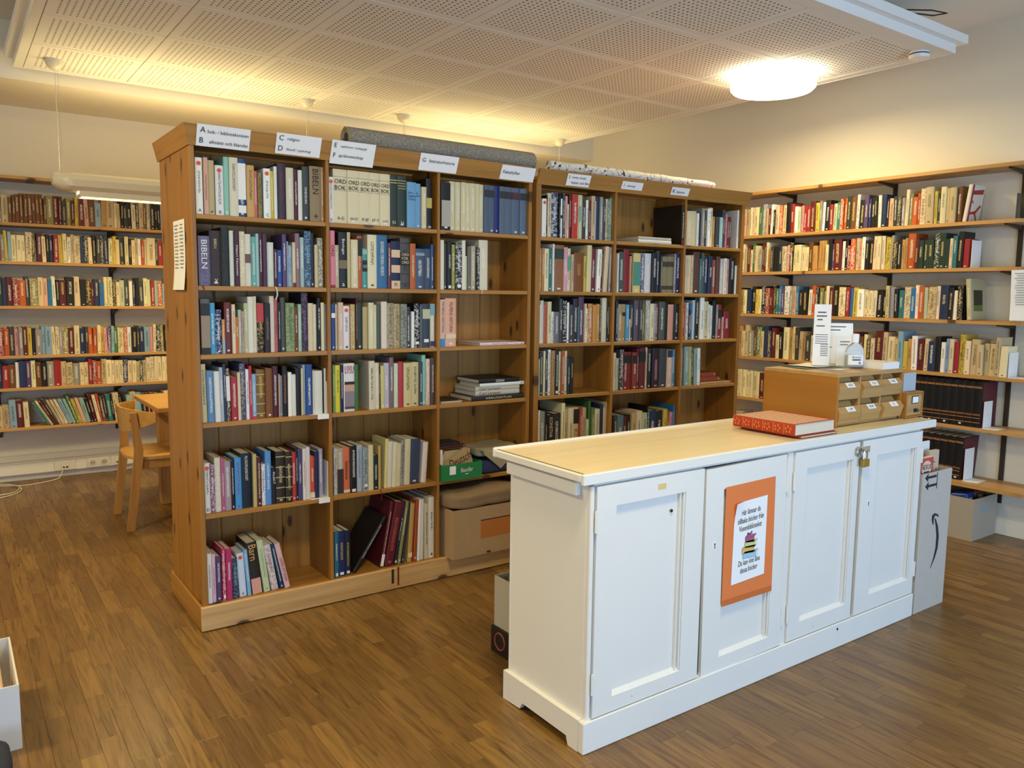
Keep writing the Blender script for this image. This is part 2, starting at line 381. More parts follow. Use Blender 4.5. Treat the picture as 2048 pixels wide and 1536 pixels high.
for k, (xa, xb, ya, yb, L) in enumerate(planks):
    cx, cy = (xa+xb)/2, (ya+yb)/2; q = proj((cx, cy, 0))
    vis = q and -20 < q[0] < 2068 and q[1] < 1560 and not hidden(cx, cy) and abs(yb-ya-L) < 1e-6 and abs(xb-xa-PWID) < 1e-6
    scored.append(((yb-ya)*(xb-xa)/q[2]**3 if vis else 0, k))
own = {k for s_, k in sorted(scored, reverse=True)[:295] if s_ > 0}
pm = {}
def plank_mesh(L):
    if L not in pm:
        g = .0003; b_ = MB().box((g, g, -.012), (PWID-g, L-g, 0), .0005); me = bpy.data.meshes.new('plank'); b_.bm.to_mesh(me); b_.bm.free(); me.materials.append(plank_a); pm[L] = me
    return pm[L]
vv, ff, tones = [], [], []
for k, (xa, xb, ya, yb, L) in enumerate(planks):
    if k in own:
        o = bpy.data.objects.new('plank', plank_mesh(L)); o.location = (xa, ya, 0); link(o, floor)
    else:
        g = .0003; n = len(vv)
        vv += [(xa+g, ya+g, 0), (xb-g, ya+g, 0), (xb-g, yb-g, 0), (xa+g, yb-g, 0), (xa+g, ya+g, -.012), (xb-g, ya+g, -.012), (xb-g, yb-g, -.012), (xa+g, yb-g, -.012)]
        ff += [(n, n+1, n+2, n+3), (n+4, n+5, n+1, n), (n+5, n+6, n+2, n+1), (n+6, n+7, n+3, n+2), (n+7, n+4, n, n+3)]; tones += [rng.random()]*8
me = bpy.data.meshes.new('plank_field'); me.from_pydata(vv, [], ff); at = me.attributes.new('tone', 'FLOAT', 'POINT'); at.data.foreach_set('value', tones); me.materials.append(plank_b)
tag(link(bpy.data.objects.new('plank_field', me), floor), kind='stuff')
struct(box('wall_back', (WL, WB, 0), (WR+.1, WB+.1, HC), wall_m), 'cream painted back wall behind the reading table')
struct(box('wall_right', (WR, WN, 0), (WR+.1, WB, HC), wall_m), 'cream painted long wall carrying pine book shelves')
struct(box('wall_left', (WL-.1, WN, 0), (WL, WB, HC), wall_m))
WZ0, WZ1 = .25, 1.95
b = MB()
for a, c in (((WL, WN-.15, 0), (WR, WN, WZ0)), ((WL, WN-.15, WZ1), (WR, WN, HC)), ((WL, WN-.15, WZ0), (-2.5, WN, WZ1)), ((-.7, WN-.15, WZ0), (1.1, WN, WZ1)), ((5.1, WN-.15, WZ0), (WR, WN, WZ1))): b.box(a, c)
struct(b.build('wall_front', wall_m))
for i, (xa, xb) in enumerate(((-2.5, -.7), (1.1, 5.1))):
    b = MB(); n = 1 if i == 0 else 3
    b.box((xa, WN-.13, WZ0), (xb, WN-.08, WZ0+.05)).box((xa, WN-.13, WZ1-.05), (xb, WN-.08, WZ1))
    for k in range(n+1):
        xx = xa+.025+(xb-xa-.05)*k/n; b.box((xx-.025, WN-.13, WZ0+.05), (xx+.025, WN-.08, WZ1-.05))
    struct(b.build('window_%d' % (i+1), trim_m))
struct(box('ceiling', (WL, WN, HC), (WR, WB, HC+.1), ceil_m))
struct(box('soffit', (WL, 6.231, 2.833), (WR, WB, HC-.001), wall_m), 'boxed-in cream soffit running along the back wall under the ceiling')
struct(box('baseboard_right', (WR-.016, WN, 0), (WR, WB, .085), trim_m, bevel=.003))
o = MB().box((WL, WB-.018, 0), (WR, WB, .052), .003).build('baseboard_back', trim_m); struct(o, 'white baseboard below the cable duct on the back wall')
box('cable_duct', (WL, WB-.055, .052), (WR, WB, .15), trim_m, o, bevel=.004)
box('duct_lid_lip', (WL, WB-.058, .138), (WR, WB, .152), flat('duct_lip', 'd8d2c2', .5), o, bevel=.002)
box('duct_lid_lip', (WL, WB-.03, .152), (WR, WB, .2), flat('duct_lip', 'd8d2c2', .5), o, bevel=.004)

# suspended perforated ceiling
PZ = 2.903; TX, TY, TN = .4995, 6.155, .6095
sc = thing('suspended_ceiling', 'white suspended ceiling of square perforated acoustic tiles', None, (TX, TY, PZ)); sc['kind'] = 'structure'
b = MB().box((-.302, -.302, 0), (.302, .302, .014), .002); tm = bpy.data.meshes.new('ceiling_tile'); b.bm.to_mesh(tm); b.bm.free(); tm.materials.append(tile_m)
for i in range(7):
    for j in range(6):
        o = bpy.data.objects.new('ceiling_tile', tm); link(o, sc); o.location = ((i+.5)*TN, -(j+.5)*TN, 0)
xe, yn = TX+7*TN, TY-6*TN
x0, x1, y0, y1 = .449, 4.839, 2.416, 6.181
box('grid_backing', (x0, y0, PZ+.015), (x1, y1, PZ+.03), ceil_m, sc)
for a, c in (((x0, y0, PZ-.002), (TX-.002, y1, PZ+.014)), ((xe+.002, y0, PZ-.002), (x1, y1, PZ+.014)), ((TX, y0, PZ-.002), (xe, yn-.002, PZ+.014)), ((TX, TY+.002, PZ-.002), (xe, y1, PZ+.014))):
    box('edge_strip', a, c, ceil_m, sc, .002)
lip = .05
for a, c in (((x0-.004, y0, PZ-.004), (x0, y1, PZ+.045)), ((x1, y0, PZ-.004), (x1+.004, y1, PZ+.045)), ((x0-.004, y0-.004, PZ-.004), (x1+.004, y0, PZ+.045)), ((x0, y1, PZ-.004), (x1, y1+.004, PZ+.045))):
    box('edge_rim', a, c, white_m, sc)
for a, c in (((x0-lip, y0-lip, PZ+.045), (x0+.02, y1, PZ+.095)), ((x1-.02, y0-lip, PZ+.045), (x1+lip, y1, PZ+.095)), ((x0+.02, y0-lip, PZ+.045), (x1-.02, y0+.02, PZ+.095))):
    box('upper_rim', a, c, white_m, sc, .003)

# ceiling lamps
for i, (x, y, z) in enumerate(DISCS):
    lab = ['round drum ceiling lamp glowing white on the perforated ceiling by the shelf wall', 'unseen drum ceiling lamp added as warm fill ahead of the bookcase', 'unseen drum ceiling lamp added as warm fill off the end panel', 'round drum ceiling lamp on the plain ceiling near the window'][i]
    t = thing('ceiling_lamp', lab, 'lamp', (x, y, z))
    MB().lathe((x, y, z), [(.20, -.018), (.235, -.018), (.235, 0)][::-1], 40).build('mounting_plate', white_m, t, True)
    MB().lathe((x, y, z), [(.05, -.118), (.19, -.116), (.245, -.106), (.262, -.09), (.264, -.02), (.25, -.014)], 48).build('diffuser', disc_em, t, True)
# smoke detector
t = thing('smoke_detector', 'small white round smoke detector under the ceiling edge', 'smoke detector', (4.665, 2.53, PZ))
MB().lathe((4.665, 2.53, PZ), [(.03, -.012), (.05, -.012), (.05, 0)], 28).build('base', white_m, t, True)
MB().lathe((4.665, 2.53, PZ), [(.035, -.042), (.05, -.038), (.056, -.028), (.056, -.02), (.042, -.012)], 28).build('cap', white_m, t, True)
for k in range(28):
    a = 2*math.pi*k/28; T = Matrix.Translation((4.665, 2.53, PZ-.016)) @ Matrix.Rotation(a, 4, 'Z')
    box('vent_slot', (.043, -.003, -.004), (.052, .003, .004), ink_m, t, T=T)
# loose wire above the panel
pts = [(4.2, 2.55, 3.1), (4.4, 2.5, 3.06), (4.62, 2.44, 3.07), (4.73, 2.42, 3.10), (4.66, 2.47, 3.115), (4.45, 2.56, 3.10), (4.25, 2.62, 3.15), (4.2, 2.66, 3.2)]
o = MB().tube(pts, .004, 6).build('ceiling_wire', ink_m, None, True, origin=(4.4, 2.5, 3.1)); tag(o, 'loop of dark wire hanging above the suspended ceiling edge', 'wire')

# pendant luminaires
alu = flat('luminaire_white', 'd8d0b8', .35)
def pendant(a, b_, label):
    t = thing('pendant_luminaire', label, 'lamp', ((a+b_)/2, PEND_Y, PEND_Z))
    y, z = PEND_Y, PEND_Z
    prof = [(-.105, .02), (-.095, .05), (-.06, .066), (.06, .066), (.095, .05), (.105, .02), (.10, -.02), (.07, -.045), (-.07, -.045), (-.10, -.02)]
    MB().prism([(a+.1, y+p, z+q) for p, q in prof], (b_-a-.2, 0, 0)).build('housing', alu, t)
    for xx, sgn in ((a+.1, -1), (b_-.1, 1)):
        m = MB(); v = []
        for k, (dx, s) in enumerate(((0, 1), (.05, .92), (.1, .45))): v.append([m.bm.verts.new((xx+sgn*dx, y+p*s, z+.012+(q-.012)*s)) for p, q in prof])
        for k in range(2):
            for i in range(10): m.bm.faces.new([v[k][i], v[k][(i+1) % 10], v[k+1][(i+1) % 10], v[k+1][i]])
        m.bm.faces.new(v[2]); m.bm.faces.new(v[0]); m.build('end_cap', alu, t, True)
    for s in (-1, 1): box('louvre_rail', (a+.14, y+s*.075-.004, z-.08), (b_-.14, y+s*.075+.004, z-.045), alu, t)
    lv = MB().box((a+.15, y-.06, z-.055), (b_-.15, y+.06, z-.05)).build('tube_tray', tube_em, t)
    n = int((b_-a-.3)/.085)
    for k in range(n+1):
        xx = a+.15+(b_-a-.3)*k/n; box('louvre_slat', (xx-.002, y-.071, z-.08), (xx+.002, y+.071, z-.056), alu, lv)
    for xx in (a+.045, b_-.045):
        c = MB().lathe((xx, y, PZ), [(.012, -.062), (.03, -.055), (.05, -.03), (.056, -.004), (.056, 0)], 24).build('ceiling_cup', alu, t, True)
        MB().tube([(xx, y, PZ-.06), (xx, y, z+.06)], .0022, 6).build('cord', alu, c)
        MB().tube([(xx+.016, y, PZ-.058), (xx+.016, y, z+.06)], .0012, 5).build('suspension_wire', chrome, c)
        MB().lathe((xx, y, z+.02), [(.05, 0), (.05, .04), (.02, .05)], 16).build('cord_grip', alu, t, True)
pendant(*PENDANTS[0], 'long white pendant luminaire over the reading table by the back wall')
pendant(*PENDANTS[1], 'long white pendant luminaire hanging near the shelf wall corner')

# ================================================================== BOOKCASES
def bookcase(name, label, T, xs_in, left, right, depth, zt, zp, shelves, lean_left, hide_last):
    """T: unit frame (x along the front, y into the shelf, z up); xs_in: interior (a,b) of each bay"""
    base = T @ Vector(((left+right)/2, depth/2, 0))
    t = thing(name, label, 'bookcase', base, math.atan2(T[1][0], T[0][0]))
    bx = lambda n, a, c, m, p=t, bv=.002: box(n, a, c, m, p, bv, T=T)
    bx('side_panel', (left, 0, .02), (xs_in[0][0], depth, zt-.06), pineZ); bx('side_panel', (xs_in[-1][1], 0, .02), (right, depth, zt-.06), pineZ)
    for (a, b_), (c, d) in zip(xs_in, xs_in[1:]): bx('divider', (b_, 0, zp-.02), (c, .27, zt-.06), pineZ)
    for bi, (a, b_) in enumerate(xs_in):
        for z in shelves[bi]: bx('shelf', (a+.0005, .002, z-.02), (b_-.0005, .268, z), pineX)
        bx('bottom_shelf', (a+.0005, .002, zp-.022), (b_-.0005, .268, zp-.002), pineX)
        n = 4; ww = (b_-a+.017)/n
        for k in range(n): bx('back_board', (a-.0085+k*ww+.0008, .27, .06), (a-.0085+(k+1)*ww-.0008, .284, zt-.065), pine_back, bv=.003)
    bx('top_board', (left, 0, zt-.058), (right, depth, zt-.035), pineX)
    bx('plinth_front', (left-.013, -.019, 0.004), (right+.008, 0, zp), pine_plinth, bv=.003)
    bx('plinth_side', (left-.013, .0005, 0.004), (left-.0005, depth+.017, zp), pineY, bv=.003)
    o_, i_ = .034, .0
    def P(x, y, z): return T @ Vector((x, y, z))
    L0, R0 = left-.0005, right+(.022 if hide_last else .0)
    spl = .028 if lean_left else 0
    m = MB(); m.prism([P(L0-.004, -.005, zt-.08), P(L0-spl, -.039, zt), P(L0-spl, -.017, zt), P(L0-.004, .0-.0005, zt-.08)], P(R0, 0, 0)-P(L0, 0, 0))
    m.build('cornice_front', pineX, t)
    if lean_left:
        m = MB(); m.prism([P(L0-.004, 0, zt-.08), P(L0-spl, -.017, zt), P(L0-spl+.022, -.017, zt), P(L0, 0, zt-.08)], P(0, depth+.02, 0)-P(0, 0, 0)); m.build('cornice_side', pineY, t)
    else:
        m = MB(); m.prism([P(R0-.02, .0005, zt-.08), P(R0-.02, .0005, zt), P(R0+.0, .0005, zt), P(R0-.006, .0005, zt-.08)], P(0, depth, 0)-P(0, 0, 0)); m.build('cornice_side', pineY, t)
    return t
U1 = Matrix.Translation((0, 3.49, 0))
Z1S, Z2S, Z3S, Z4S, Z5S, ZP = 1.80, 1.503, 1.212, .917, .517, .112
SH = [Z1S, Z2S, Z3S, Z4S, Z5S]
B1 = [(.872, 1.441), (1.457, 2.025), (2.040, 2.590)]
case1 = bookcase('bookcase', 'tall honey pine bookcase with end panel, splayed cornice and three bays', U1, B1, .852, 2.612, .545, 2.155, ZP, [SH, SH, SH], True, False)
th = -.05; U2 = Matrix.Translation((2.64, 3.498, 0)) @ Matrix.Rotation(th, 4, 'Z'); k_ = 1/math.cos(th)
B2 = [((2.678-2.64)*k_, (3.197-2.64)*k_), ((3.214-2.64)*k_, (3.755-2.64)*k_), ((3.771-2.64)*k_, (4.264-2.64)*k_)]
case2 = bookcase('bookcase', 'pine bookcase standing beside the shelf wall, partly behind the white counter', U2, B2, .006, 1.652, .545, 2.157, ZP, [SH, SH, SH], False, True)

# paper signs on the cornices
dn = Vector((0, .034, -.08)).normalized(); upv = -dn; nrm = X1.cross(upv)
def sign(T, xa, xb, z1, z0, label, lines, zt=2.155):
    """lines: (text, x fraction, y fraction, height)"""
    rot = T.to_3x3(); zc = (z0+z1)/2; yy = -.039 + (zt-zc)/.08*.034
    c = T @ Vector(((xa+xb)/2, yy, zc)) + rot @ nrm*.003; xa_, up_ = rot @ X1, rot @ upv; n_ = rot @ nrm
    hw, hh = (xb-xa)/2, (z1-z0)/2/.92
    t = thing('shelf_sign', label, 'sign', c, math.atan2(T[1][0], T[0][0]), 'paper section signs on the bookcase cornices')
    nw, nh = 8, 3
    def fn(u, v): return c + xa_*((u*2-1)*hw) + up_*((v*2-1)*hh) + n_*(.0012*math.sin(u*9+xa*7)*(1-v)+.0006)
    m = MB().sheet(fn, nw, nh, .0006); m.build('paper', paper_m, t, True)
    for s_, fx, fy, h in lines:
        text('lettering', s_, c + xa_*((fx*2-1)*hw) + up_*((fy*2-1)*hh) + n_*.003, xa_, up_, ink_m, t, None, h, 'L', maxw=(1-fx)*2*hw*.96)
sign(U1, .877, 1.094, 2.158, 2.076, 'paper sign lettered A and B, bok och biblioteksväsen, on the pine cornice', [('A', .06, .76, .022), ('bok- / biblioteksväsen', .2, .70, .014), ('B', .06, .28, .022), ('allmänt och blandat', .24, .24, .014)])
sign(U1, 1.205, 1.408, 2.163, 2.081, 'paper sign lettered C religion and D filosofi on the pine cornice', [('C', .06, .78, .022), ('religion', .24, .74, .017), ('D', .06, .28, .022), ('filosofi / psykologi', .24, .24, .014)])
sign(U1, 1.457, 1.671, 2.163, 2.065, 'paper sign lettered E uppfostran and F språkvetenskap on the pine cornice', [('E', .06, .8, .02), ('uppfostran / pedagogik', .2, .76, .013), ('F', .06, .38, .02), ('språkvetenskap', .18, .36, .018)])
sign(U1, 1.909, 2.124, 2.156, 2.08, 'paper sign lettered G litteraturhistoria on the pine cornice', [('G', .06, .62, .02), ('litteraturhistoria', .24, .6, .015)])
sign(U1, 2.387, 2.604, 2.15, 2.081, 'paper sign reading Faktahyllan at the end of the pine cornice', [('Faktahyllan', .06, .5, .022)])
def s2(u, v): p = U2.inverted() @ atP(u, v, U2 @ Vector((0, -.03, 0)), U2.to_3x3() @ Y1); return p.x, p.z
(a, z1), (b_, z0) = s2(1135, 347), s2(1181, 374)
sign(U2, a, b_, z1+.002, z0, 'paper sign lettered I konst, musik, teater och film on the cornice', [('I', .08, .72, .02), ('konst, musik,', .2, .72, .015), ('teater och film', .2, .3, .015)], 2.157)
(a, z1), (b_, z0) = s2(1245, 363), s2(1286, 381)
sign(U2, a, b_, z1+.004, z0, 'small paper sign lettered J arkeologi on the cornice', [('J', .08, .5, .02), ('arkeologi', .24, .45, .015)], 2.157)
(a, z1), (b_, z0) = s2(1344, 375), s2(1379, 392)
sign(U2, a, b_, z1+.005, z0, 'small paper sign lettered K historia on the cornice', [('K', .08, .5, .022), ('historia', .3, .45, .015)], 2.157)
# list of contents on the end panel
def listpaper(name, label, c, xa, up_, hw, hh, cols, rows, curl):
    n_ = Vector(xa).cross(Vector(up_)); c = Vector(c); xa = Vector(xa); up_ = Vector(up_)
    t = thing(name, label, 'notice', c)
    MB().sheet(lambda u, v: c + xa*((u*2-1)*hw) + up_*((v*2-1)*hh) + n_*(.001+curl*max(0, .5-v)**2), 4, 10, .0006).build('paper', paper_m, t, True)
    grey_t = flat('grey_print', '8c8e8a', .8)
    for i in range(cols):
        cx = (i-(cols-1)/2)*(2*hw*.92/cols)
        for k in range(rows):
            v = .93-.66*k/rows; wdt = (.55+.45*random.Random(i*31+k).random())*hw*.8/cols*1.9/2
            p = c + xa*(cx) + up_*((v*2-1)*hh) + n_*(.0035+curl*max(0, .5-v)**2); q = .14*2*hh*.66/rows
            MB().prism([p-xa*wdt-up_*q, p+xa*wdt-up_*q, p+xa*wdt+up_*q, p-xa*wdt+up_*q], n_*.0002).build('printed_line', grey_t, t)
listpaper('subject_list', 'long printed paper list taped to the pine end panel', (.8505, 3.695, 1.635), (0, -1, 0), (0, 0, 1), .1, .15, 2, 13, .04)
# floor-tie ribbons on the plinth front of the middle bay
tag(MB().box((1.752, 3.4695, .035), (1.765, 3.4705, .108)).build('bookmark_ribbon', flat('dark_ribbon', '1e2018', .7), None, origin=(1.758, 3.47, .035)), 'dark bookmark ribbon hanging over the bookcase plinth', 'ribbon')
tag(MB().box((1.785, 3.4695, .02), (1.794, 3.4705, .115)).build('bookmark_ribbon', flat('red_ribbon', '6a1c16', .7), None, origin=(1.79, 3.47, .02)), 'red bookmark ribbon hanging over the bookcase plinth', 'ribbon')

# ================================================================== BOOKS
MARKS = {'W': '3a3a3c', 'C': '4a3a28', 'B': '3a2c20', 'T': '3a2410', 'L': '3c4a30', 'Y': '1c1a18', 'A': '22504c', 'S': '1c2c48', 'J': '5a2a20', 'I': '7a1c30', 'X': 'e8e4ea', 'G': 'e8e6e0'}
def mark_of(code): return MARKS.get(code, 'dcc68a' if code in 'MHQKND' and random.random() < .45 else 'e4e0d4')
def book_shape(w_, h, d, flatback=False):
    """U-shaped cover with a slightly rounded spine (front at y=0), plus the page block; origin at bottom-left of the spine"""
    t = min(.0025, w_*.16); r = min(.004, w_*.18)
    plan = [(0, d), (0, r), (w_*.2, .001), (w_*.5, 0), (w_*.8, .001), (w_, r), (w_, d), (w_-t, d), (w_-t, r+t), (t, r+t), (t, d)]
    n = len(plan); v = [(x, y, 0) for x, y in plan] + [(x, y, h) for x, y in plan]
    f = [(i, (i+1) % n, n+(i+1) % n, n+i) for i in range(n)]
    strips = [(0, 1, 9, 10), (1, 2, 3, 9), (3, 4, 5, 9), (9, 5, 8), (5, 6, 7, 8)]
    strips = [(0, 1, 9, 10), (1, 2, 3, 4, 5, 8, 9), (5, 6, 7, 8)]
    for s_ in strips: f.append(tuple(reversed(s_))); f.append(tuple(n+i for i in s_))
    uv = []
    for fi, q in enumerate(f):
        for i in q:
            if fi in (1, 2, 3, 4): uv += [v[i][0]/w_, v[i][2]/h]
            else: uv += [-1.0, 0.0]
    g = .003
    pv = [(t, r+t, g), (w_-t, r+t, g), (w_-t, d-.004, g), (t, d-.004, g), (t, r+t, h-g), (w_-t, r+t, h-g), (w_-t, d-.004, h-g), (t, d-.004, h-g)]
    pf = [(0, 3, 2, 1), (4, 5, 6, 7), (0, 1, 5, 4), (1, 2, 6, 5), (2, 3, 7, 6), (3, 0, 4, 7)]
    return v, f, uv, pv, pf
def set_attrs(me, base, mark, nv):
    a = me.attributes.new('base', 'FLOAT_COLOR', 'POINT'); a.data.foreach_set('color', base if len(base) == 4*nv else list(base)*nv)
    a = me.attributes.new('mark', 'FLOAT_COLOR', 'POINT'); a.data.foreach_set('color', mark if len(mark) == 4*nv else list(mark)*nv)
BOOKS = []   # individual books: root objects
def colour(code):
    if code.startswith('#'): return lin(code)
    c = lin(PAL[code]); k = 1+random.uniform(-.12, .12); return tuple(min(.9, x*k*(1+random.uniform(-.06, .06))) for x in c)
def style_for(code, st=None):
    if st is not None: return st
    x = random.random()
    return .3 if x < .72 else (.65 if x < .88 else 0.0) if code not in 'HM' else (.9 if x < .6 else .3)
def make_book(M, w_, h, d, code, label, group, name='book', opts=None, st=None, mark=None):
    """M: world matrix of the spine's bottom-left corner frame (x across, y into the shelf, z up)"""
    v, f, uv, pv, pf = book_shape(w_, h, d)
    me = bpy.data.meshes.new(name); me.from_pydata(v, [], f); ul = me.uv_layers.new(name='spine'); ul.data.foreach_set('uv', uv)
    st = style_for(code, st); base = colour(code); mk = lin(mark or mark_of(code))
    set_attrs(me, (*base, random.random()), (*mk, st), len(v)); me.materials.append(book_m)
    o = bpy.data.objects.new(name, me); link(o); o.matrix_basis = M; tag(o, label, 'book', group)
    p = bpy.data.meshes.new('pages'); p.from_pydata(pv, [], pf); p.materials.append(page_m); link(bpy.data.objects.new('pages', p), o)
    BOOKS.append(o)
    for op in opts or []:
        spine_op(o, w_, h, op)
    return o
def plate(name, parent, x0, x1, z0, z1, col, y=-.0006):
    hexc = PAL.get(col, col)
    y -= .0002*len([c for c in parent.children if c.name.startswith('spine_band')])
    return MBL(parent).box((x0, y, z0), (x1, .0012, z1)).build_local(name, flat('print_'+hexc, hexc, .6), parent)
class MBL(MB):
    def __init__(s, parent): super().__init__(None)
    def build_local(s, name, mat, parent):
        me = bpy.data.meshes.new(name); bmesh.ops.recalc_face_normals(s.bm, faces=s.bm.faces[:]); s.bm.to_mesh(me); s.bm.free(); me.materials.append(mat)
        return link(bpy.data.objects.new(name, me), parent)
def spine_op(o, w_, h, op):
    k = op[0]; M = wmat(o); R3 = M.to_3x3()
    if k == 'd':   # section marker: orange dot, letter
        m = MBL(o); z = h*.9; r_ = min(w_*.36, .009)
        m.prism([(w_/2+r_*math.cos(a), -.0008, z+r_*math.sin(a)) for a in [2*math.pi*i/14 for i in range(14)]], (0, .0018, 0)); m.build_local('dot_sticker', flat('orange_sticker', 'e0502c', .6), o)
        text('letter', op[1:], M @ Vector((w_/2, -.0012, h*.07)), R3 @ X1, R3 @ Z1, ink_m, o, None, .013, maxw=w_*.7)
    elif k == 'b':   # band  b:z0:z1:COL
        _, a, b_, c = op.split(':'); mg = .22 if c == 'W' and float(b_)-float(a) < .1 else .03; plate('spine_band', o, w_*mg, w_*(1-mg), h*float(a), h*float(b_), c)
    elif k == 't':   # vertical title  t:TEXT:COL:z0:z1:size
        _, s_, c, a, b_, sz = op.split(':'); s_ = s_.replace('_', ' '); a, b_ = float(a)*h, float(b_)*h
        text('title', s_, M @ Vector((w_/2, -.0020, (a+b_)/2)), R3 @ -Z1, R3 @ X1, flat('print_'+PAL.get(c, c), PAL.get(c, c), .6), o, b_-a, w_*float(sz))
    elif k == 'h':   # horizontal words  h:TEXT:COL:z:size
        _, s_, c, z, sz = op.split(':'); s_ = s_.replace('_', ' ').replace('|', '\n')
        text('title', s_, M @ Vector((w_/2, -.0024, float(z)*h)), R3 @ X1, R3 @ Z1, flat('print_'+PAL.get(c, c), PAL.get(c, c), .6), o, None, float(sz), maxw=w_*.86)
ORD = 'first second third fourth fifth sixth seventh eighth ninth tenth eleventh twelfth thirteenth fourteenth fifteenth sixteenth seventeenth eighteenth nineteenth twentieth twenty-first twenty-second twenty-third twenty-fourth twenty-fifth twenty-sixth twenty-seventh twenty-eighth twenty-ninth thirtieth thirty-first'.split()
ROWN = ['top shelf', 'second shelf down', 'third shelf down', 'fourth shelf down', 'fifth shelf down', 'bottom shelf']
ANCH = {('a', 0): ('the pine end panel', 'the end bay'), ('a', 1): ("the end bay's upright", 'the middle bay'), ('a', 2): ("the middle bay's upright", 'the inner bay'),
        ('b', 0): ("the bookcase joint", 'the konst bay'), ('b', 1): ("the konst bay's upright", 'the arkeologi bay'), ('b', 2): ("the arkeologi bay's upright", 'the historia bay')}
# stuff accumulator
SV, SF, SUV, SMI, SB, SM = [], [], [], [], [], []
def stuff_book(M, w_, h, d, code):
    v, f, uv, pv, pf = book_shape(w_, h, d); n = len(SV); SV.extend([tuple(M @ Vector(p)) for p in v]); SF.extend([tuple(i+n for i in q) for q in f]); SUV.extend(uv); SMI.extend([0]*len(f))
    st = style_for(code); base = (*colour(code), random.random()); mk = (*lin(mark_of(code)), st)
    n = len(SV); SV.extend([tuple(M @ Vector(p)) for p in pv]); SF.extend([tuple(i+n for i in q) for q in pf]); SUV.extend([-1.0, 0.0]*24); SMI.extend([1]*6)
    for _ in range(len(v)+8): SB.extend(base); SM.extend(mk)
def parse(tok):
    p = tok.split(';'); a = p[0].split(':'); o = dict(x1=float(a[0]), yt=float(a[1]), c=a[2], ops=[], lean=0, x0=None, depth=None, st=None, mark=None)
    for q in p[1:]:
        if q[0] == 'l' and q[1] in '-0123456789': o['lean'] = float(q[1:])
        elif q[0] == 'x': o['x0'] = float(q[1:])
        elif q[0] == 's' : o['st'] = float(q[1:])
        elif q[0] == 'm' : o['mark'] = q[1:]
        else: o['ops'].append(q)
    return o
CELLS = []
def cell(unit, bay, row, crop, start, toks): CELLS.append((unit, bay, row, crop, start, toks.split()))
ca = (4.042, 300, 230); cb = (5.12, 380, 560); cc = (4.042, 380, 850); ce = (4.654, 640, 270); cf = (5.908, 640, 580); cg = (4.267, 640, 820); ch = (3.84, 860, 320)
cell('a', 0, 0, ca, 367, "425:345:W;dA;s.3 470:345:J;x432 522:368:B 597:408:W;x530;dB;s.3 640:335:#8cc0aa;s0 712:300:#d5cdb4;mK;s.3 780:340:#274a78;b:.3:.92:W;b:.07:.2:W 843:408:#c49a5c;mK;s.3 872:452:#c86a6a 905:468:#8a8050;s.65;mK 973:435:W;x916;dC;s.3 1000:455:#c8b23c 1026:418:W;s0 1103:395:#3a2c3a;x1034;m#6a3038;s.3 1165:427:#cfc8aa 1195:440:#4a2038;mW 1228:448:#d8d6c8;s0 1283:418:#3a4242;t:ONDSKAN:W:.32:.62:.36;s0 1385:408:#8f7a58;x1291;t:BIBELN:#2a1c10:.5:.95:.5;h:+:#2a1c10:.1:.02;s0 1405:415:#b08a62")
cell('a', 0, 1, ca, 392, "485:978:#6a6680;t:BIBELN:W:.35:.92:.5;s.65;mP 578:935:#33241f;t:BIBELN:#d8c080:.68:.85:.24;s0;h:v:#e8dcc0:.1:.014 645:910:#26271f;s.65;m#141410 683:935:#cfd4c2;s0 723:945:#45243a;t:Henri_Nouwen:W:.2:.75:.42;s0 768:943:#cfc29e 820:963:#d8d2c0;b:.45:.62:#6a5048 860:985:#6aa8a2;s.3 883:960:#9cc2be;s0 912:960:#4a2430 947:965:#4c2e4a;mW 1003:1030:#c9cfc0;x950 1030:1085:#4a1c24 1073:1093:#2f4f92;mW 1108:965:#54466e;mW 1122:1022:#8a94a2;s0 1152:1055:#9fb4c4;s.65;mU 1177:1030:#cdbd96;b:.0:.1:M 1215:957:#8a6a70;mW 1248:990:#9cb4b4 1300:940:#38506a;s.65;m#8ab0c8 1330:955:#2a2c3a;s0 1357:1050:#c8b98c 1405:995:#8f8770")
cell('a', 0, 2, cb, 112, "210:195:#5a5c5a;s0;b:.0:.12:#26201c;b:.12:.7:#96836c;b:.7:.92:#1c2224 265:235:#4c9cc0 328:305:#263a66;mW 358:405:#cf9450;b:.0:.4:#8ab0c0 430:230:#6a2a26;mW 465:250:C 497:380:#c4682e 528:305:#a8bca0 555:320:#c09a90;s.65;mP 597:238:#b4ba8a 655:172:#dcd6c4;s.3 687:168:#d2c9a8 760:235:#2a2018;s.65;m#c8a84a;b:.62:.98:#b83a3a 822:240:#241a20;m#8a6a5a 870:165:#d4c8b8;s0 905:190:#b4625a;mK 930:230:#1c2420;mW 980:180:#4a4c48;s0 1070:235:#8a9a66;s.65;m#3a4a2c 1105:280:#6a3c20 1140:248:#9cb49a 1208:130:#2c1c2e;s.65;m#7a5a80 1265:238:#d4c49a;s0 1302:250:#d8cca6 1340:185:#181618;mW;s.3 1377:232:#d8cfa8;s0 1420:248:#7f8080;s0")
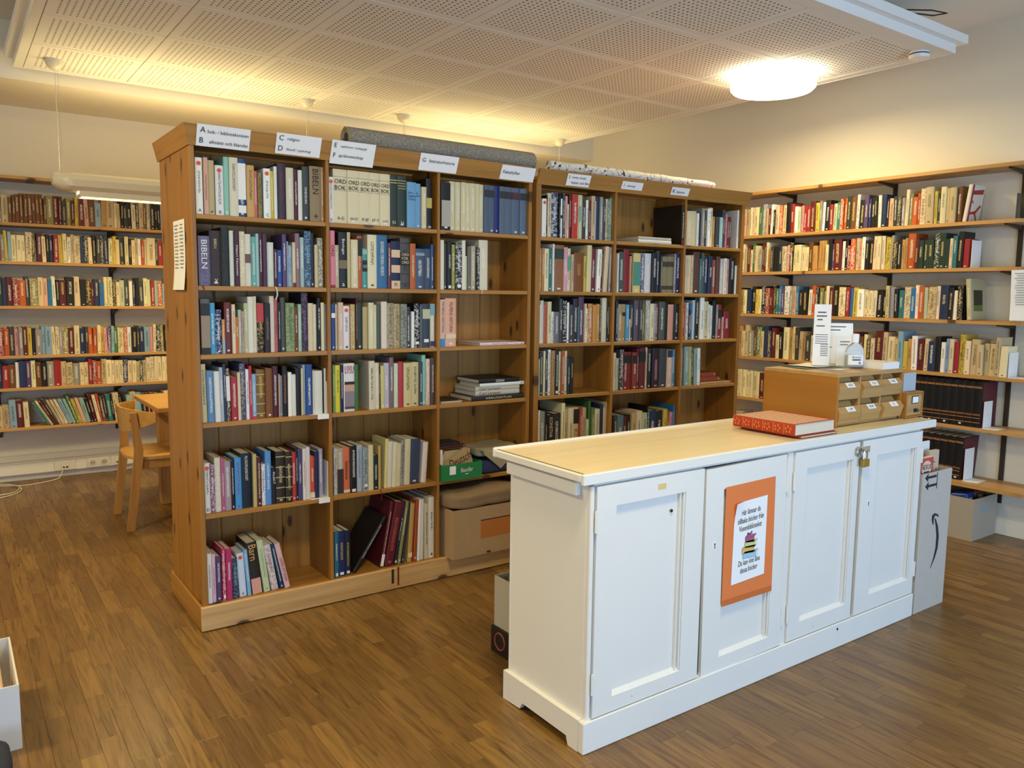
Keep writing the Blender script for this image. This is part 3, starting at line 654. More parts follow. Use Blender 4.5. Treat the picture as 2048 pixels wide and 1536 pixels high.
cell('a', 0, 3, cb, 132, "190:862:#c6b98c;l0.8;mK;s.3 262:930:#5f88ae;l0.8 318:935:#e0ddd0;l0.8 355:895:#a8b0ba;l0.8 385:860:#2c3850;l0.8 430:905:#6a4a28;l0.8;b:.38:.85:W 495:990:#a83038;l0.3 525:945:#d4c4a4;l0.3;s0 585:855:#4a4e6e;l0.3;s.65;mB 618:915:W;l0.3 645:880:#b8344a;l0.3 692:965:#86b0c6;l0.3;b:.0:.06:F 782:920:#7a5a26;l0.2;s.9;m#d0b060 852:905:#7a4a20;l0.2;s0 912:885:#4c1c26 925:965:#c8a078 950:980:#7c8088 1003:885:#1a1618;m#a86a3a 1040:945:W;s0 1085:968:#dcd8c8 1140:905:#16181a;s0 1160:905:#d0c090;s0 1190:870:#8aa0b0;s0 1255:865:#2b4a86;mW;s.3 1275:925:#c8c4b0;s0 1355:930:#d8d4c4;s0 1375:905:#2a2420;s0 1415:905:#d0ceb8;s0")
cell('a', 0, 4, cc, 130, "175:310:W;dD;l0.3 213:320:#8c5c7c;l0.3 262:265:#d4cab0;l0.3 290:268:#b0607e;l0.3 343:295:#a8949c;l0.3 372:290:#2a2024;l0.3;mW 425:265:#4496d0;l0.3;m#8a2a5a 510:230:#1a222e;l0.2;t:FILOSOFILEXIKONET:W:.5:.95:.26;s0 540:235:#c0ac72 578:260:#4e2028;mC 613:318:W 662:215:#5a92cc;mW 698:345:#1e2026;t:KLEKT:W:.55:.88:.5;s0 772:215:#31281c;s.9;m#c8b88a 826:215:#31281c;s.9;m#c8b88a 860:222:#c03a3c;mW;s.3 880:190:K 912:205:#4c4878;mW 940:190:#dcd4cc;m#a03030 972:178:#d8d0c8 1010:255:#d0503c;b:.02:.15:C 1045:215:#232a4c;mW 1080:195:#a49cb4")
cell('a', 0, 5, cc, 150, "190:1040:W;l0.2;mK;s.3 222:1045:#d8b4c4;l0.2;m#a02a50 270:1065:#5a4668;l0.2;mW 300:1000:#c83a5e;l0.2;b:.04:.11:W 350:998:#b43466;l0.3;mW 398:1075:#2a3a50;l1.3;s.65;mS 460:1035:#cfdcea;l3.3;dE 492:1005:#82b4d8;l4.3;s.3 580:945:#2c2620;l5.3;t:Barn:#d8a860:.66:.96:.72;b:.0:.3:#d8a08c;s0 635:925:#c2cfa4;l7.3;m#7a9a6a 720:960:#d8cfcc;x660;l9.3;m#8a3a3a 752:950:#22405e;l11.3;mW;s.3 798:945:#e0b4b4;l12.3;t:LUSTEN_ATT_SKAPA:#8a1c24:.15:.68:.5;s0")
cell('a', 1, 0, ce, 82, "128:390:W;dE;s.3 258:308:#d9cda6;h:ORD|BOK:K:.72:.024;h:A-G:K:.1:.014;b:.61:.613:K;b:.86:.863:K;s0 372:322:#d9cda6;h:ORD|BOK:K:.72:.022;h:H-O:K:.1:.014;b:.61:.613:K;b:.86:.863:K;s0 472:335:#d9cda6;h:ORD|BOK:K:.72:.022;h:P-SF:K:.1:.014;b:.61:.613:K;b:.86:.863:K;s0 562:348:#d9cda6;h:ORD|BOK:K:.72:.021;h:ST-T:K:.1:.013;b:.61:.613:K;b:.86:.863:K;s0 655:362:#d9cda6;h:ORD|BOK:K:.72:.021;h:U-Ö:K:.1:.013;b:.61:.613:K;b:.86:.863:K;s0 728:375:#2c3a34;h:N:C:.09:.016;b:.9:.915:#c8b878;b:.85:.865:#c8b878;s0 810:375:#2c3a34;h:N:C:.09:.016;b:.9:.91:#c8b878;b:.85:.86:#c8b878;b:.8:.81:#c8b878;b:.75:.76:#c8b878;s0 895:440:#6a9cc0;h:Stora|Engelska|Ordbok:N:.7:.014;s0 945:452:#6a9cc0;h:Lilla|Engelska:N:.75:.011;s0 990:485:#cfc09a 1042:390:#1a1a1c;b:.42:.62:#b8ac58;h:ab:W:.05:.014;s0")
cell('a', 1, 1, ce, 95, "140:890:#d87f92;t:ORD:#6a1424:.55:.75:.6;b:.0:.05:R;s0 180:1025:#b8a888 258:905:#1f2224;t:Bevingat:W:.6:.88:.4;h:a:W:.06:.014;b:.35:.5:#7a6a50;s0 288:905:#c4b688;s0 352:975:#d3c79c 400:940:#b0592e;b:.62:.95:K;m#d0c8b8 445:1055:#4a9a94;b:.42:.7:K;h:ADS:#8ad0c8:.55:.014;b:.85:.97:A;s0 530:930:#dcd4ae;mK;s.3 633:935:#356a92;t:BONNIERS_SVENSKA_ORDBOK:W:.24:.88:.3;s0 660:1005:#6a3640;mW 745:990:#1c2344;b:.66:.82:#d8b896;b:.34:.5:#d8b896;b:.0:.17:#d8b896;h:n:K:.09:.016;s0 835:960:#4a4842;s.9;mK;b:.46:.72:K;h:ORD|FÖR|ORD:#d8c8a0:.6:.017 888:1012:#b25c2a;mC 975:1060:#44546e;b:.83:.9:#8a98a8 1035:1060:#3c465a 1060:1020:#2a5488")
cell('a', 1, 2, cf, 142, "190:165:#2a4a86;b:.7:.8:W;s0 215:170:#c8b080 278:148:#d0b49c 358:188:W;dG 378:168:#b89a58 425:170:#c4a868 442:100:#4c1824;mC 510:150:#2a342c;s0 570:200:#b4a06c;s0 635:150:#d4caa0;s.3 668:175:#cdc59a 730:175:#4c5448;s0 800:138:#dccdb4;s0 880:155:#a89878;s.65;m#4a4436 955:165:#b4a070;s.65;m#5a4c30 1030:165:#8a8c7c;s.65;m#33352c 1080:200:#343a40 1112:255:#e4e2da;s0 1180:160:#15181c;b:.08:.14:W 1205:170:#5a6068;s0 1300:165:#343c46;b:.66:.88:#b8b894;b:.12:.19:W;s0 1355:165:#cfc6aa;b:.74:.99:#7aa4b0;b:.02:.14:N")
cell('a', 1, 3, cf, 152, "180:888:#708f56 238:890:#d8c832;mK;s.3 275:895:#1e2448;mW;s.3 283:880:W;s0 410:868:#dcd8d0;h:1001:#a02024:.9:.024;h:BÖCKER:#a02024:.82:.013;b:.05:.62:#4a3a44;b:.1:.42:#8a7a82;b:.42:.56:#c09a80;b:.56:.62:#281c20;s0 455:880:#3f6e34;s0 650:838:#d2c6ac;x580;l0.3;mK;s.3 705:862:#d6caa2;l0.3 720:900:#2a1c22 765:895:#cdbf7c;l0.2;s0 828:865:#bcb4ba;l0.2 878:798:#7a6468;mW 928:868:#c8cfae 985:848:#b03440;s0 1082:862:#cdbb84;mK;s.3 1172:855:#cdbb84;mK;s.3 1210:850:#3a4a50;mW 1255:770:#86bca8 1305:815:#d0a890 1355:798:#4a3c36;m#d8c8b0;s.3")
cell('a', 1, 4, cg, 121, "148:330:#c8c8c4;s.65;mD 203:328:#b0a48a;b:.02:.55:#3a2c2a 262:322:#d8704c;t:Kärlekshistorier:K:.3:.7:.45;b:.02:.08:C;s0 318:308:#1a1c20;mW;s.3;b:.02:.08:W 368:300:#a8b4bc;mU 415:322:#98a4a8;s.65;mD;b:.1:.16:W 458:300:#d8cfa0 500:385:#20302a 522:305:#c0a468;s0 575:248:#d8cc88;x548;l-2 613:270:#dcd8c8;l-2 648:275:#d8d2b8;l-2 685:285:#d4c8a0;l-2 720:260:#9a9c94;l-2;s.65;mD 770:250:#d4cca8;l-2 848:250:#3a4660;l-3;s0 905:275:#d4c8c0;l-4;x862")
cell('a', 1, 5, cg, 124, "160:1035:#2a6c86;mW;b:.03:.1:W 222:1035:#1e2c5a;mY;b:.03:.09:W 270:1030:#1c2438;mY;b:.03:.09:W 312:955:#201a18;x272;l-34;m#c8c8b8;s.3 545:800:#5a1a22;x515;l-11;m#d8c8a8;s.3;b:.02:.2:W 630:798:#62202a;x552;l-11;m#b8605a 665:800:#24242c;x642;l-10;b:.03:.07:W 700:790:#8a8650;x672;l-9 722:800:#2a3040;x704;l-8;s0 792:805:#bc9656;x752;l-4;b:.08:.16:#e0d0a0 828:770:#a04a22;x800;l-3;s0 858:765:W;x834;l-2;s0 890:765:#d8d2c0;l-1 930:800:#c8bca0;mK;s.3 990:745:#dcd6c4;mK;s.3")
cell('a', 2, 0, ch, 82, "155:175:#1c1c1e;b:.08:.63:#a8a498;s0 197:162:#cdc49c;s.3 237:170:#cdc49c 273:172:#cdc49c 307:178:#cdc49c 350:178:#cdc49c 382:183:#cdc49c 418:185:#cdc49c 457:180:#4c5a72;b:.75:.9:#2a2c30;s0 500:185:#4c5a72;b:.75:.9:#2a2c30;s0 532:190:#1e2a72;s0 578:188:#566478;b:.75:.9:#2a2c30;s0 630:195:#566478;b:.75:.9:#2a2c30;s0 688:200:#566478;b:.75:.9:#4a2c30;s0 752:208:#5a6a7e;b:.75:.9:#2a2c30;s0")
cell('a', 2, 1, ch, 80, "108:615:#dcd6bc 133:640:#3c3c3a;s0 168:635:#181a1c;mW;b:.03:.09:W 195:650:#9a9640 245:640:#24262a;b:.06:.11:W;mW 272:618:#dcdac4;s0 290:738:#c8d0a8 318:665:#6a6458;s0 358:662:#b4a88a 382:670:#22221e 450:615:#d8cfb4")
cell('a', 2, 2, ch, 80, "120:1072:#ddb49a;t:FILMENS_HISTORIA:#8a3a2a:.3:.95:.4;b:.0:.17:#3a8ac0;s0 203:1063:#dca88a;t:FILMENS_HISTORIA:#8a3a2a:.3:.92:.3;b:.17:.26:C;s0")
da = (5.487, 1060, 330); db = (5.12, 1060, 580); dc = (5.486, 1210, 330); dd = (5.12, 1210, 580)
cell('b', 0, 0, da, 130, "178:370:W;dI 195:330:K 240:308:C 315:300:#3c4660;s.65;mW 332:330:K 357:370:W;b:.5:.58:K 385:290:D 412:342:J 435:430:C 460:320:M 522:318:#b8382c 535:330:C 572:330:#c8c4a0;b:.4:.75:#8aa498 615:345:#3c3a32 645:385:W 670:390:M 712:342:B 732:395:#b4c0bc 768:305:N 800:305:G 828:370:D 862:372:C 885:375:Z 938:352:#4a9a92;mW")
cell('b', 0, 1, da, 114, "150:918:C 178:910:#b07a3a 232:918:C 268:908:#2c6a6c 283:868:W;s0 390:880:#8a5e3c;b:.7:.92:#24382c;s0 437:905:#d09aa4;s0 475:918:C;b:.5:.82:#5a9a84 503:982:B 612:965:#7a481c;m#b88a4a 640:1000:Y 690:880:#d4c898;l-1 745:920:#6a2830;mW 790:925:W;l-2 818:920:M;l-2 860:895:C;l-3 905:905:G;l-1")
cell('b', 0, 2, db, 96, "105:150:W 138:108:#c4c4b4 182:150:#b0583e 222:120:C 248:222:W 300:225:#6a6c70 335:90:#3c4040;s.65;mT 378:110:K 405:128:W 440:150:D 490:90:#26282a 505:170:E 558:70:#5a3a58;mW 572:140:C 598:190:W 640:140:#c07a28 688:155:#c08a40 722:145:#c8964c 735:90:K 782:82:#cfc6a4 800:130:K 835:125:K;mW")
cell('b', 0, 3, db, 94, "105:710:L 140:640:D 158:625:C 190:620:D 222:612:W 255:620:T 293:612:K;mW;b:.03:.09:W 318:630:C 350:620:#a05a34 382:625:C 410:690:Q 440:690:K")
cell('b', 0, 4, db, 86, "103:1235:W 157:1245:#8a8c80;mK 180:1230:K 240:1280:#241c1c;t:KONSTHA:#d8c8a8:.55:.95:.55;s0 318:1265:#2c2a28 355:1160:C 390:1220:B 445:1210:C 505:1205:#cdbd8a;b:.7:.97:K;t:KON:#8a5a2a:.3:.6:.6;s0 530:1205:#a04a3c 575:1205:B 600:1325:L 625:1140:V 660:1215:#5a7a3c 712:1220:C 745:1170:N 780:1205:C 812:1150:C")
cell('b', 1, 1, dc, 132, "148:970:W 212:955:#4a5048 275:925:#8a2028;s0 290:1000:J 305:980:K 385:968:#d0c07a;b:.18:.78:#4a8a7c;s0 395:975:K 445:965:#6a6a86;mW 515:970:#d4d0cc 570:965:#1c1e24;mW 605:945:#3a4048 622:1005:D 688:1005:#847a58;b:.72:.86:#3a3424;b:.1:.2:#3a3424;s0 750:1005:#847a58;b:.72:.86:#3a3424;b:.1:.2:#3a3424;s0 770:975:G 825:972:#232a4a;mW;s.3")
cell('b', 1, 2, dd, 108, "130:115:#2c3040 175:145:#a0906c;s0 215:145:#b08a54;b:.68:.78:K;s0 250:150:#4a98c0 262:300:C 295:150:D 345:105:#5a5060 380:110:#3c3c3a 410:140:Z 455:105:#a8a498;s.65;mK 495:140:C 520:140:G;s.65;mK 550:140:#8a3a40;s.65;mW 608:120:#4c5a50;s0 645:130:K;mW 705:148:#d49c84;s0 752:140:#1e1c1c;mW;s.3")
cell('b', 1, 3, dd, 92, "118:645:C 145:700:L 185:610:D 235:635:#7c2624;b:.7:.92:K 278:635:#7c2624;b:.7:.92:K 325:640:#8a3c2c;b:.7:.92:K 345:600:M 410:595:#64202a;b:.66:.92:K;m#d8c8a0 435:590:C 480:600:#26282c 555:595:#2c1c24;m#d08aa0 628:600:#3c4448;s0 682:612:#d4b49c;b:.8:.99:N 720:612:#5a92b8")
cell('b', 1, 4, dd, 82, "120:1285:D 190:1285:#5c7486 230:1295:M 265:1280:K 318:1255:B 378:1240:C 430:1260:L 450:1190:K 525:1235:N 590:1240:K 630:1220:Y 655:1285:O 690:1250:I 705:1180:U")
cell('b', 2, 0, dc, 892, "945:505:#cfc49c;s0 1010:505:#cfc49c;s0 1030:530:W 1060:520:N 1090:475:G 1120:500:D 1150:480:W 1187:470:C 1215:565:#b48a3c 1255:570:D 1290:575:#9cc0c4 1320:490:D 1340:540:I 1365:570:M 1390:570:M 1465:495:W;x1445")
cell('b', 2, 1, dc, 862, "882:990:C;mK 903:990:C;mK 924:990:C;mK 945:990:C;mK 965:990:C;mK 1035:955:#5c3c34;s0 1055:1030:E 1085:965:#4a5458 1130:1000:#26304a;s.65;mW 1175:1000:#26304a;s.65;mW 1215:1040:#a05038 1258:1005:#5a4038 1300:1030:#c8c4b8;s.65;mK 1335:1025:W 1370:1030:J 1425:1015:#181c22;mW;s.3 1475:1105:#dcd8c4")
cell('b', 2, 2, dd, 785, "830:150:#b04c3a 850:130:W 875:205:K 900:140:U 925:105:#b8c8cc 970:80:K;mW 1010:75:W 1060:118:C 1085:150:W 1100:160:W 1135:112:K;mW 1155:150:G 1200:150:#902c34;b:.6:.85:K 1215:275:J 1285:220:#8c2830;x1222;s0")
cell('b', 2, 3, dd, 767, "785:600:W;s0 805:600:M 850:580:#8aa4a0;s.65;mY;l1.5 885:580:#a8a868;s.65;mV;l1.5 905:590:K;l1.5 940:600:A;l1.5;s.65;mW 970:595:W;l1.5")
def cname(code, rgb=None):
    if code in CNAME: return CNAME[code]
    import colorsys
    c = code.lstrip('#'); r_, g_, b_ = [int(c[i:i+2], 16)/255 for i in (0, 2, 4)]
    best = min(PAL, key=lambda k: sum((x-y)**2 for x, y in zip((r_, g_, b_), [int(PAL[k][i:i+2], 16)/255 for i in (0, 2, 4)])))
    return CNAME[best]
todo = []
for unit, bay, row, crop, start, toks in CELLS:
    T = U1 if unit == 'a' else U2; Ti = T.inverted(); lim = (B1 if unit == 'a' else B2)[bay]
    z0 = (SH+[ZP-.002])[row]; o3 = T @ Vector((0, .022, 0)); n3 = T.to_3x3() @ Y1; s_, ox, oy = crop
    prev = start; cellbooks = []
    for idx, tk in enumerate(toks):
        q = parse(tk); x0 = q['x0'] if q['x0'] is not None else prev; prev = q['x1']
        um = ox+(x0+q['x1'])/2/s_; vt = oy+q['yt']/s_
        top = Ti @ atP(um, vt, o3, n3)
        # image row of the shelf front under this book
        pb = proj(T @ Vector((top.x, .022, z0))); vm = pb[1] if q['lean'] else (vt+pb[1])/2
        a = (Ti @ atP(ox+x0/s_, vm, o3, n3)).x; b_ = (Ti @ atP(ox+q['x1']/s_, vm, o3, n3)).x
        a = max(a, lim[0]+.0008); b_ = min(b_, lim[1]-(.003 if (unit, bay) == ('a', 0) and row in (3, 4) else .0008))
        if q['lean']: hb = (top.z-z0)/math.cos(R(abs(q['lean'])))-abs((b_-a)*math.sin(R(q['lean'])))*.5
        else: hb = top.z-z0
        lim_h = (([2.07]+SH)[row]-.022-z0)
        hb = min(hb, lim_h-.002) if not q['lean'] else min(hb, lim_h/math.cos(R(abs(q['lean'])))-.01)
        wd = max(.004, (b_-a-.0006)*math.cos(R(q['lean'])))
        dep = min(.232, max(.11, hb*random.uniform(.62, .72)))
        cellbooks.append(dict(a=a, w=wd, h=hb, th=R(q['lean']), dep=dep, dy=.015+random.uniform(0, .014), q=q, idx=idx))
    # books touch instead of crossing: those that lean outwards are packed from the upright they lean on
    for bk in cellbooks:
        if (unit, bay, row) in (('a', 0, 5), ('a', 1, 5)): bk['w'] *= .92
        bk['e'] = bk['w']/math.cos(bk['th'])          # footprint along the shelf
    pb_, pt_, ph_ = lim[0]+.0008, 0.0, 9.0
    for bk in cellbooks:
        t_ = math.tan(bk['th']); hc = min(ph_, bk['h']*math.cos(bk['th']))
        if bk['th'] >= 0: bk['a'] = max(bk['a'], pb_+.0006+max(0, hc*(t_-pt_)))
        else: bk['a'] = max(bk['a'], pb_+.0006)
        pb_, pt_, ph_ = bk['a']+bk['e'], t_, bk['h']*math.cos(bk['th'])
    nb_, nt_, nh_ = lim[1]-(.003 if (unit, bay) == ('a', 0) and row in (3, 4) else .0008), 0.0, 9.0
    for bk in reversed(cellbooks):
        t_ = -math.tan(bk['th']); hc = min(nh_, bk['h']*math.cos(bk['th'])); need = max(0, hc*(t_-nt_)) if bk['th'] < 0 else 0
        if bk['q']['lean'] < -20:                      # a lone book propped on its neighbour: its tilt follows from the gap
            t_ = min(t_, nt_+(nb_-bk['a']-bk['e']-.002)/hc); bk['th'] = -math.atan(t_); need = 0
        bk['a'] = min(bk['a'], nb_-.0006-need-bk['e'])
        nb_, nt_, nh_ = bk['a'], t_, bk['h']*math.cos(bk['th'])
    for bk in cellbooks:
        A = Matrix.Rotation(-bk['th'], 4, 'Y')
        if bk['th'] >= 0: M = T @ Matrix.Translation((bk['a'], bk['dy'], z0+.0003)) @ A
        else: M = T @ Matrix.Translation((bk['a']+bk['e'], bk['dy'], z0+.0003)) @ A @ Matrix.Translation((-bk['w'], 0, 0))
        todo.append((unit, bay, row, bk['idx'], M, bk['w'], bk['h'], bk['dep'], bk['q']))
n_a = sum(1 for t in todo if t[0] == 'a')
EXTRA = 40   # books with a place of their own, counted below
def px_area(t):
    p = proj(t[4] @ Vector((0, 0, t[6]/2))); return t[5]*t[6]/p[2]**2*(1 if t[2] < 4 else .4)
bs = sorted([t for t in todo if t[0] == 'b'], key=px_area, reverse=True)
own_b = {id(t) for t in bs[:max(0, 318-n_a-EXTRA)]}
for t in todo:
    unit, bay, row, idx, M, wd, hb, dep, q = t
    if unit == 'b' and id(t) not in own_b and not q['ops']:
        stuff_book(M, wd, hb, dep, q['c']); continue
    an, bn = ANCH[(unit, bay)]
    lab = '%s book, %s from %s, %s of %s' % (cname(q['c']), ORD[idx], an, ROWN[row], bn)
    make_book(M, wd, hb, dep, q['c'], lab, 'books on the %s of %s' % (ROWN[row], bn), opts=q['ops'], st=q['st'], mark=PAL.get(q['mark'], q['mark']) if q['mark'] else None)

# books lying flat: (x0,x1) along the front, thickness, depth
def flat_book(T, x0, x1, d0, d1, z, th, code, label, group=None, ops=None, rz=0, st=0.0, mark=None):
    """lying on its side, spine facing the room: frame x=up, z=-x"""
    L = x1-x0
    M = T @ Matrix.Translation(((x0+x1)/2, d0, z)) @ Matrix.Rotation(rz, 4, 'Z') @ Matrix(((0, 0, -1, L/2), (0, 1, 0, 0), (1, 0, 0, 0), (0, 0, 0, 1)))
    # spine local: x (thickness) -> up, z (height) -> -x ; titles read left to right
    return make_book(M, th, L, d1-d0, code, label, group, opts=ops, st=st, mark=mark)
def fx(u, v, T, d=.02): return (T.inverted() @ atP(u, v, T @ Vector((0, d, 0)), T.to_3x3() @ Y1)).x
flat_book(U1, fx(960, 688, U1), 2.586, .02, .25, Z3S+.0003, .014, 'W', 'white paperback lying flat on the third shelf down of the inner bay', st=.65, mark='b8405a')
x = [min(2.588, max(2.0415, fx(u, 785, U1))) for u in (944, 1050, 952, 1040, 960, 1054, 881, 923)]
zz = Z4S+.0003; gp = 'books stacked flat on the fourth shelf down of the inner bay'
flat_book(U1, x[0], x[1], .02, .25, zz, .026, '#2c2a28', 'black world atlas at the bottom of the flat stack in the inner bay', gp, ['t:VÄRLDSATLAS:C:.25:.75:.5']); zz += .0265
flat_book(U1, x[2], x[3], .025, .24, zz, .025, '#c4beac', 'grey Carl Larsson volume on the atlas in the flat stack', gp, ['t:Carl_Larsson:#5a2a2a:.45:.92:.6']); zz += .0255
flat_book(U1, x[2], x[3], .025, .24, zz, .022, '#c4beac', 'grey Carl Larsson volume in the middle of the flat stack', gp, ['t:Carl_Larsson:#5a2a2a:.45:.92:.6']); zz += .0225
flat_book(U1, x[4], x[5], .02, .23, zz, .017, 'W', 'white book second from the top of the flat stack', gp); zz += .0175
flat_book(U1, x[4]-.005, x[5]-.03, .02, .25, zz, .022, '#1c1c1e', 'black design book on top of the flat stack', gp, ['t:DESIGN:W:.4:.6:.6']); zz += .022
flat_book(U1, x[6], x[7], .015, .16, Z4S+.0003, .012, 'B', 'thin beige book lying flat beside the stack in the inner bay')
flat_book(U1, x[6]+.001, x[7]-.005, .02, .17, Z4S+.013, .006, 'K', 'thin black booklet lying on the beige book in the inner bay')
x = [fx(u, v, U2) for u, v in ((1277, 482), (1343, 484))]
flat_book(U2, x[0], x[1]+.0, .02, .25, Z1S+.0003, .02, 'W', 'white book lying flat on the top shelf of the arkeologi bay')
flat_book(U2, x[0], x[1], .022, .25, Z1S+.0208, .017, '#b8b4a8', 'grey book lying on the white one in the arkeologi bay')
bx_ = B2[1][1]
M = U2 @ Matrix.Translation((bx_-.024, .0, Z1S+.0003))
make_book(M, .022, .243, .255, '#241c16', 'large black picture book standing against the upright of the arkeologi bay', None, opts=['b:.0:.12:M'], st=.3, mark='e4e0d4')
x = [min(B2[2][1]-.002, fx(u, v, U2)) for u, v in ((1404, 745), (1438, 745), (1447, 745), (1469, 770))]
flat_book(U2, x[0]+.005, x[3], .03, .24, Z4S+.0003, .012, '#cfae7a', 'tan magazine lying flat on the fourth shelf down of the historia bay', st=.65, mark='8a2a2a')
flat_book(U2, x[0], x[2], .05, .23, Z4S+.0128, .03, '#96442e', 'rust red book lying on the magazine in the historia bay')
flat_book(U2, x[0], x[1], .05, .22, Z4S+.0433, .03, '#96442e', 'rust red book on top of the flat pile in the historia bay')
# section books: white metal bookends
def bookend(T, x, z, h, dpt, label, s=1, lipd=.0):
    t = thing('bookend', label, 'bookend', T @ Vector((x, .1, z)))
    box('upright_plate', (x-.001, .02-lipd, z+.001), (x+.001, dpt, z+h), white_m, t, T=T)
    box('foot_plate', (x-(.09 if s < 0 else 0), .0-lipd, z+.0001), (x+(.09 if s > 0 else 0), dpt, z+.00025), white_m, t, T=T)
    box('front_lip', (x-(.055 if s < 0 else 0), -.0035-lipd, z-.022), (x+(.055 if s > 0 else 0), -.0025-lipd, z+.001), white_m, t, T=T)
bookend(U1, 1.4395, Z4S, .15, .16, 'white metal bookend on the fourth shelf down of the end bay', -1)
bookend(U1, 1.4395, Z5S, .17, .16, 'white metal bookend on the fifth shelf down of the end bay', -1)
# ribbon bookmarks over the shelf edges
def ribbon(pts, wdt, col, label):
    pts = [Vector(p) for p in pts]
    m = MB().sheet(lambda u, v: pts[int(round(u*(len(pts)-1)))] + X1*((v-.5)*wdt), len(pts)-1, 1, .0006)
    o = m.build('bookmark_ribbon', flat('ribbon_'+col, col, .7), None, origin=tuple(pts[-1])); tag(o, label, 'ribbon')
q = atY(406, 572, 3.487)
ribbon([(q.x, 3.50, Z2S+.001), (q.x, 3.486, Z2S+.001), (q.x+.006, 3.484, Z2S-.02), (q.x+.022, 3.484, Z2S-.03), (q.x+.03, 3.484, Z2S-.048)], .004, '5a2a1c', 'brown bookmark ribbon hanging over the second shelf of the end bay')
q = atY(551, 574, 3.487)
ribbon([(q.x, 3.50, Z2S+.001), (q.x, 3.486, Z2S+.001), (q.x+.006, 3.484, Z2S-.015), (q.x+.007, 3.484, Z2S-.035), (q.x+.0, 3.484, Z2S-.055)], .006, 'c8c8c0', 'pale bookmark ribbon hanging over the second shelf of the end bay')
q = atY(964, 582, 3.487)
ribbon([(q.x, 3.50, Z2S+.001), (q.x, 3.486, Z2S+.001), (q.x, 3.485, Z2S-.012), (q.x-.003, 3.485, Z2S-.018)], .004, 'e0d8b0', 'short cream bookmark ribbon under the inner bay books')
q = atY(762, 983, 3.487)
ribbon([(q.x, 3.50, Z5S+.001), (q.x, 3.486, Z5S+.001), (q.x+.002, 3.485, Z5S-.025), (q.x+.001, 3.485, Z5S-.05)], .003, '6a2030', 'dark red bookmark ribbon hanging over the fifth shelf of the middle bay')

# ------------------------------------------------------------------ wall shelves
RX = 5.172; RZ = [2.296, 1.965, 1.682, 1.358, 1.021, .695, .348]; LZ = [2.296, 1.961, 1.681, 1.356, .989, .748, .449]
RNEAR = [2.13, 2.13, 2.10, 2.08, 1.98, 1.85, 1.95]
SN = ['topmost', 'second', 'third', 'fourth', 'fifth', 'sixth', 'lowest']
for i, z in enumerate(RZ):
    fx0 = RX if i < 6 else 5.11; yn_ = RNEAR[i]; c = .03
    poly = [(fx0, yn_+c, z-.022), (fx0+c*.3, yn_+c*.3, z-.022), (fx0+c, yn_, z-.022), (WR-.014, yn_, z-.022), (WR-.014, 6.8, z-.022), (fx0, 6.8, z-.022)]
    o = MB().prism(poly, (0, 0, .022)).build('wall_shelf', shelfY, None, origin=(RX, yn_, z-.022))
    tag(o, '%s pine board of the long wall shelves beside the bookcase, counted downwards' % SN[i], 'shelf', 'pine boards on the long wall')
for i, z in enumerate(LZ):
    o = MB().box((-.9, 6.893, z-.022), (2.9, WB-.014, z), .002).build('wall_shelf', shelfX, None, origin=(0, 6.893, z-.022))
    tag(o, '%s pine board of the back wall shelves behind the table, counted downwards' % SN[i], 'shelf', 'pine boards on the back wall')
for k, yy in enumerate((2.223, 3.04, 3.843, 4.65, 5.45, 6.25)):
    t = thing('shelf_rail', '%s dark steel shelf rail with brackets on the long wall, counting towards the corner' % ORD[k], 'shelf rail', (WR-.006, yy, .2), group='steel rails on the long wall')
    box('rail', (WR-.012, yy-.014, .2), (WR-.0005, yy+.014, 2.29), dark_metal, t)
    for i, z in enumerate(RZ):
        m = MB(); m.prism([(WR-.013, yy-.009, z-.0225), (RX+.03, yy-.009, z-.0225), (RX+.035, yy-.009, z-.030), (WR-.013, yy-.009, z-.050)], (0, .018, 0)); m.build('bracket', dark_metal, t)
for k, xx in enumerate((.30, 1.11, 1.92, -.5)):
    t = thing('shelf_rail', '%s dark steel shelf rail with brackets on the back wall' % ['second', 'third', 'fourth', 'first'][k], 'shelf rail', (xx, WB-.006, .35), group='steel rails on the back wall')
    box('rail', (xx-.014, WB-.012, .35), (xx+.014, WB-.0005, 2.29), dark_metal, t)
    for z in LZ:
        m = MB(); m.prism([(xx-.009, WB-.013, z-.0225), (xx-.009, 6.93, z-.0225), (xx-.009, 6.925, z-.034), (xx-.009, WB-.013, z-.075)], (.018, 0, 0)); m.build('bracket', dark_metal, t)
import re
def expand(seq):
    out = []
    for tok in seq.split():
        for c, n, rep in re.findall(r'([A-Z])(\d?)(?:x(\d+))?', tok): out += [(c, int(n or 1))]*int(rep or 1)
    return out
TR = lambda z: Matrix.Translation((RX+.008, 4.25, z)) @ Matrix(((0, 1, 0, 0), (-1, 0, 0, 0), (0, 0, 1, 0), (0, 0, 0, 1)))
TL = lambda z: Matrix.Translation((0, 6.901, z))
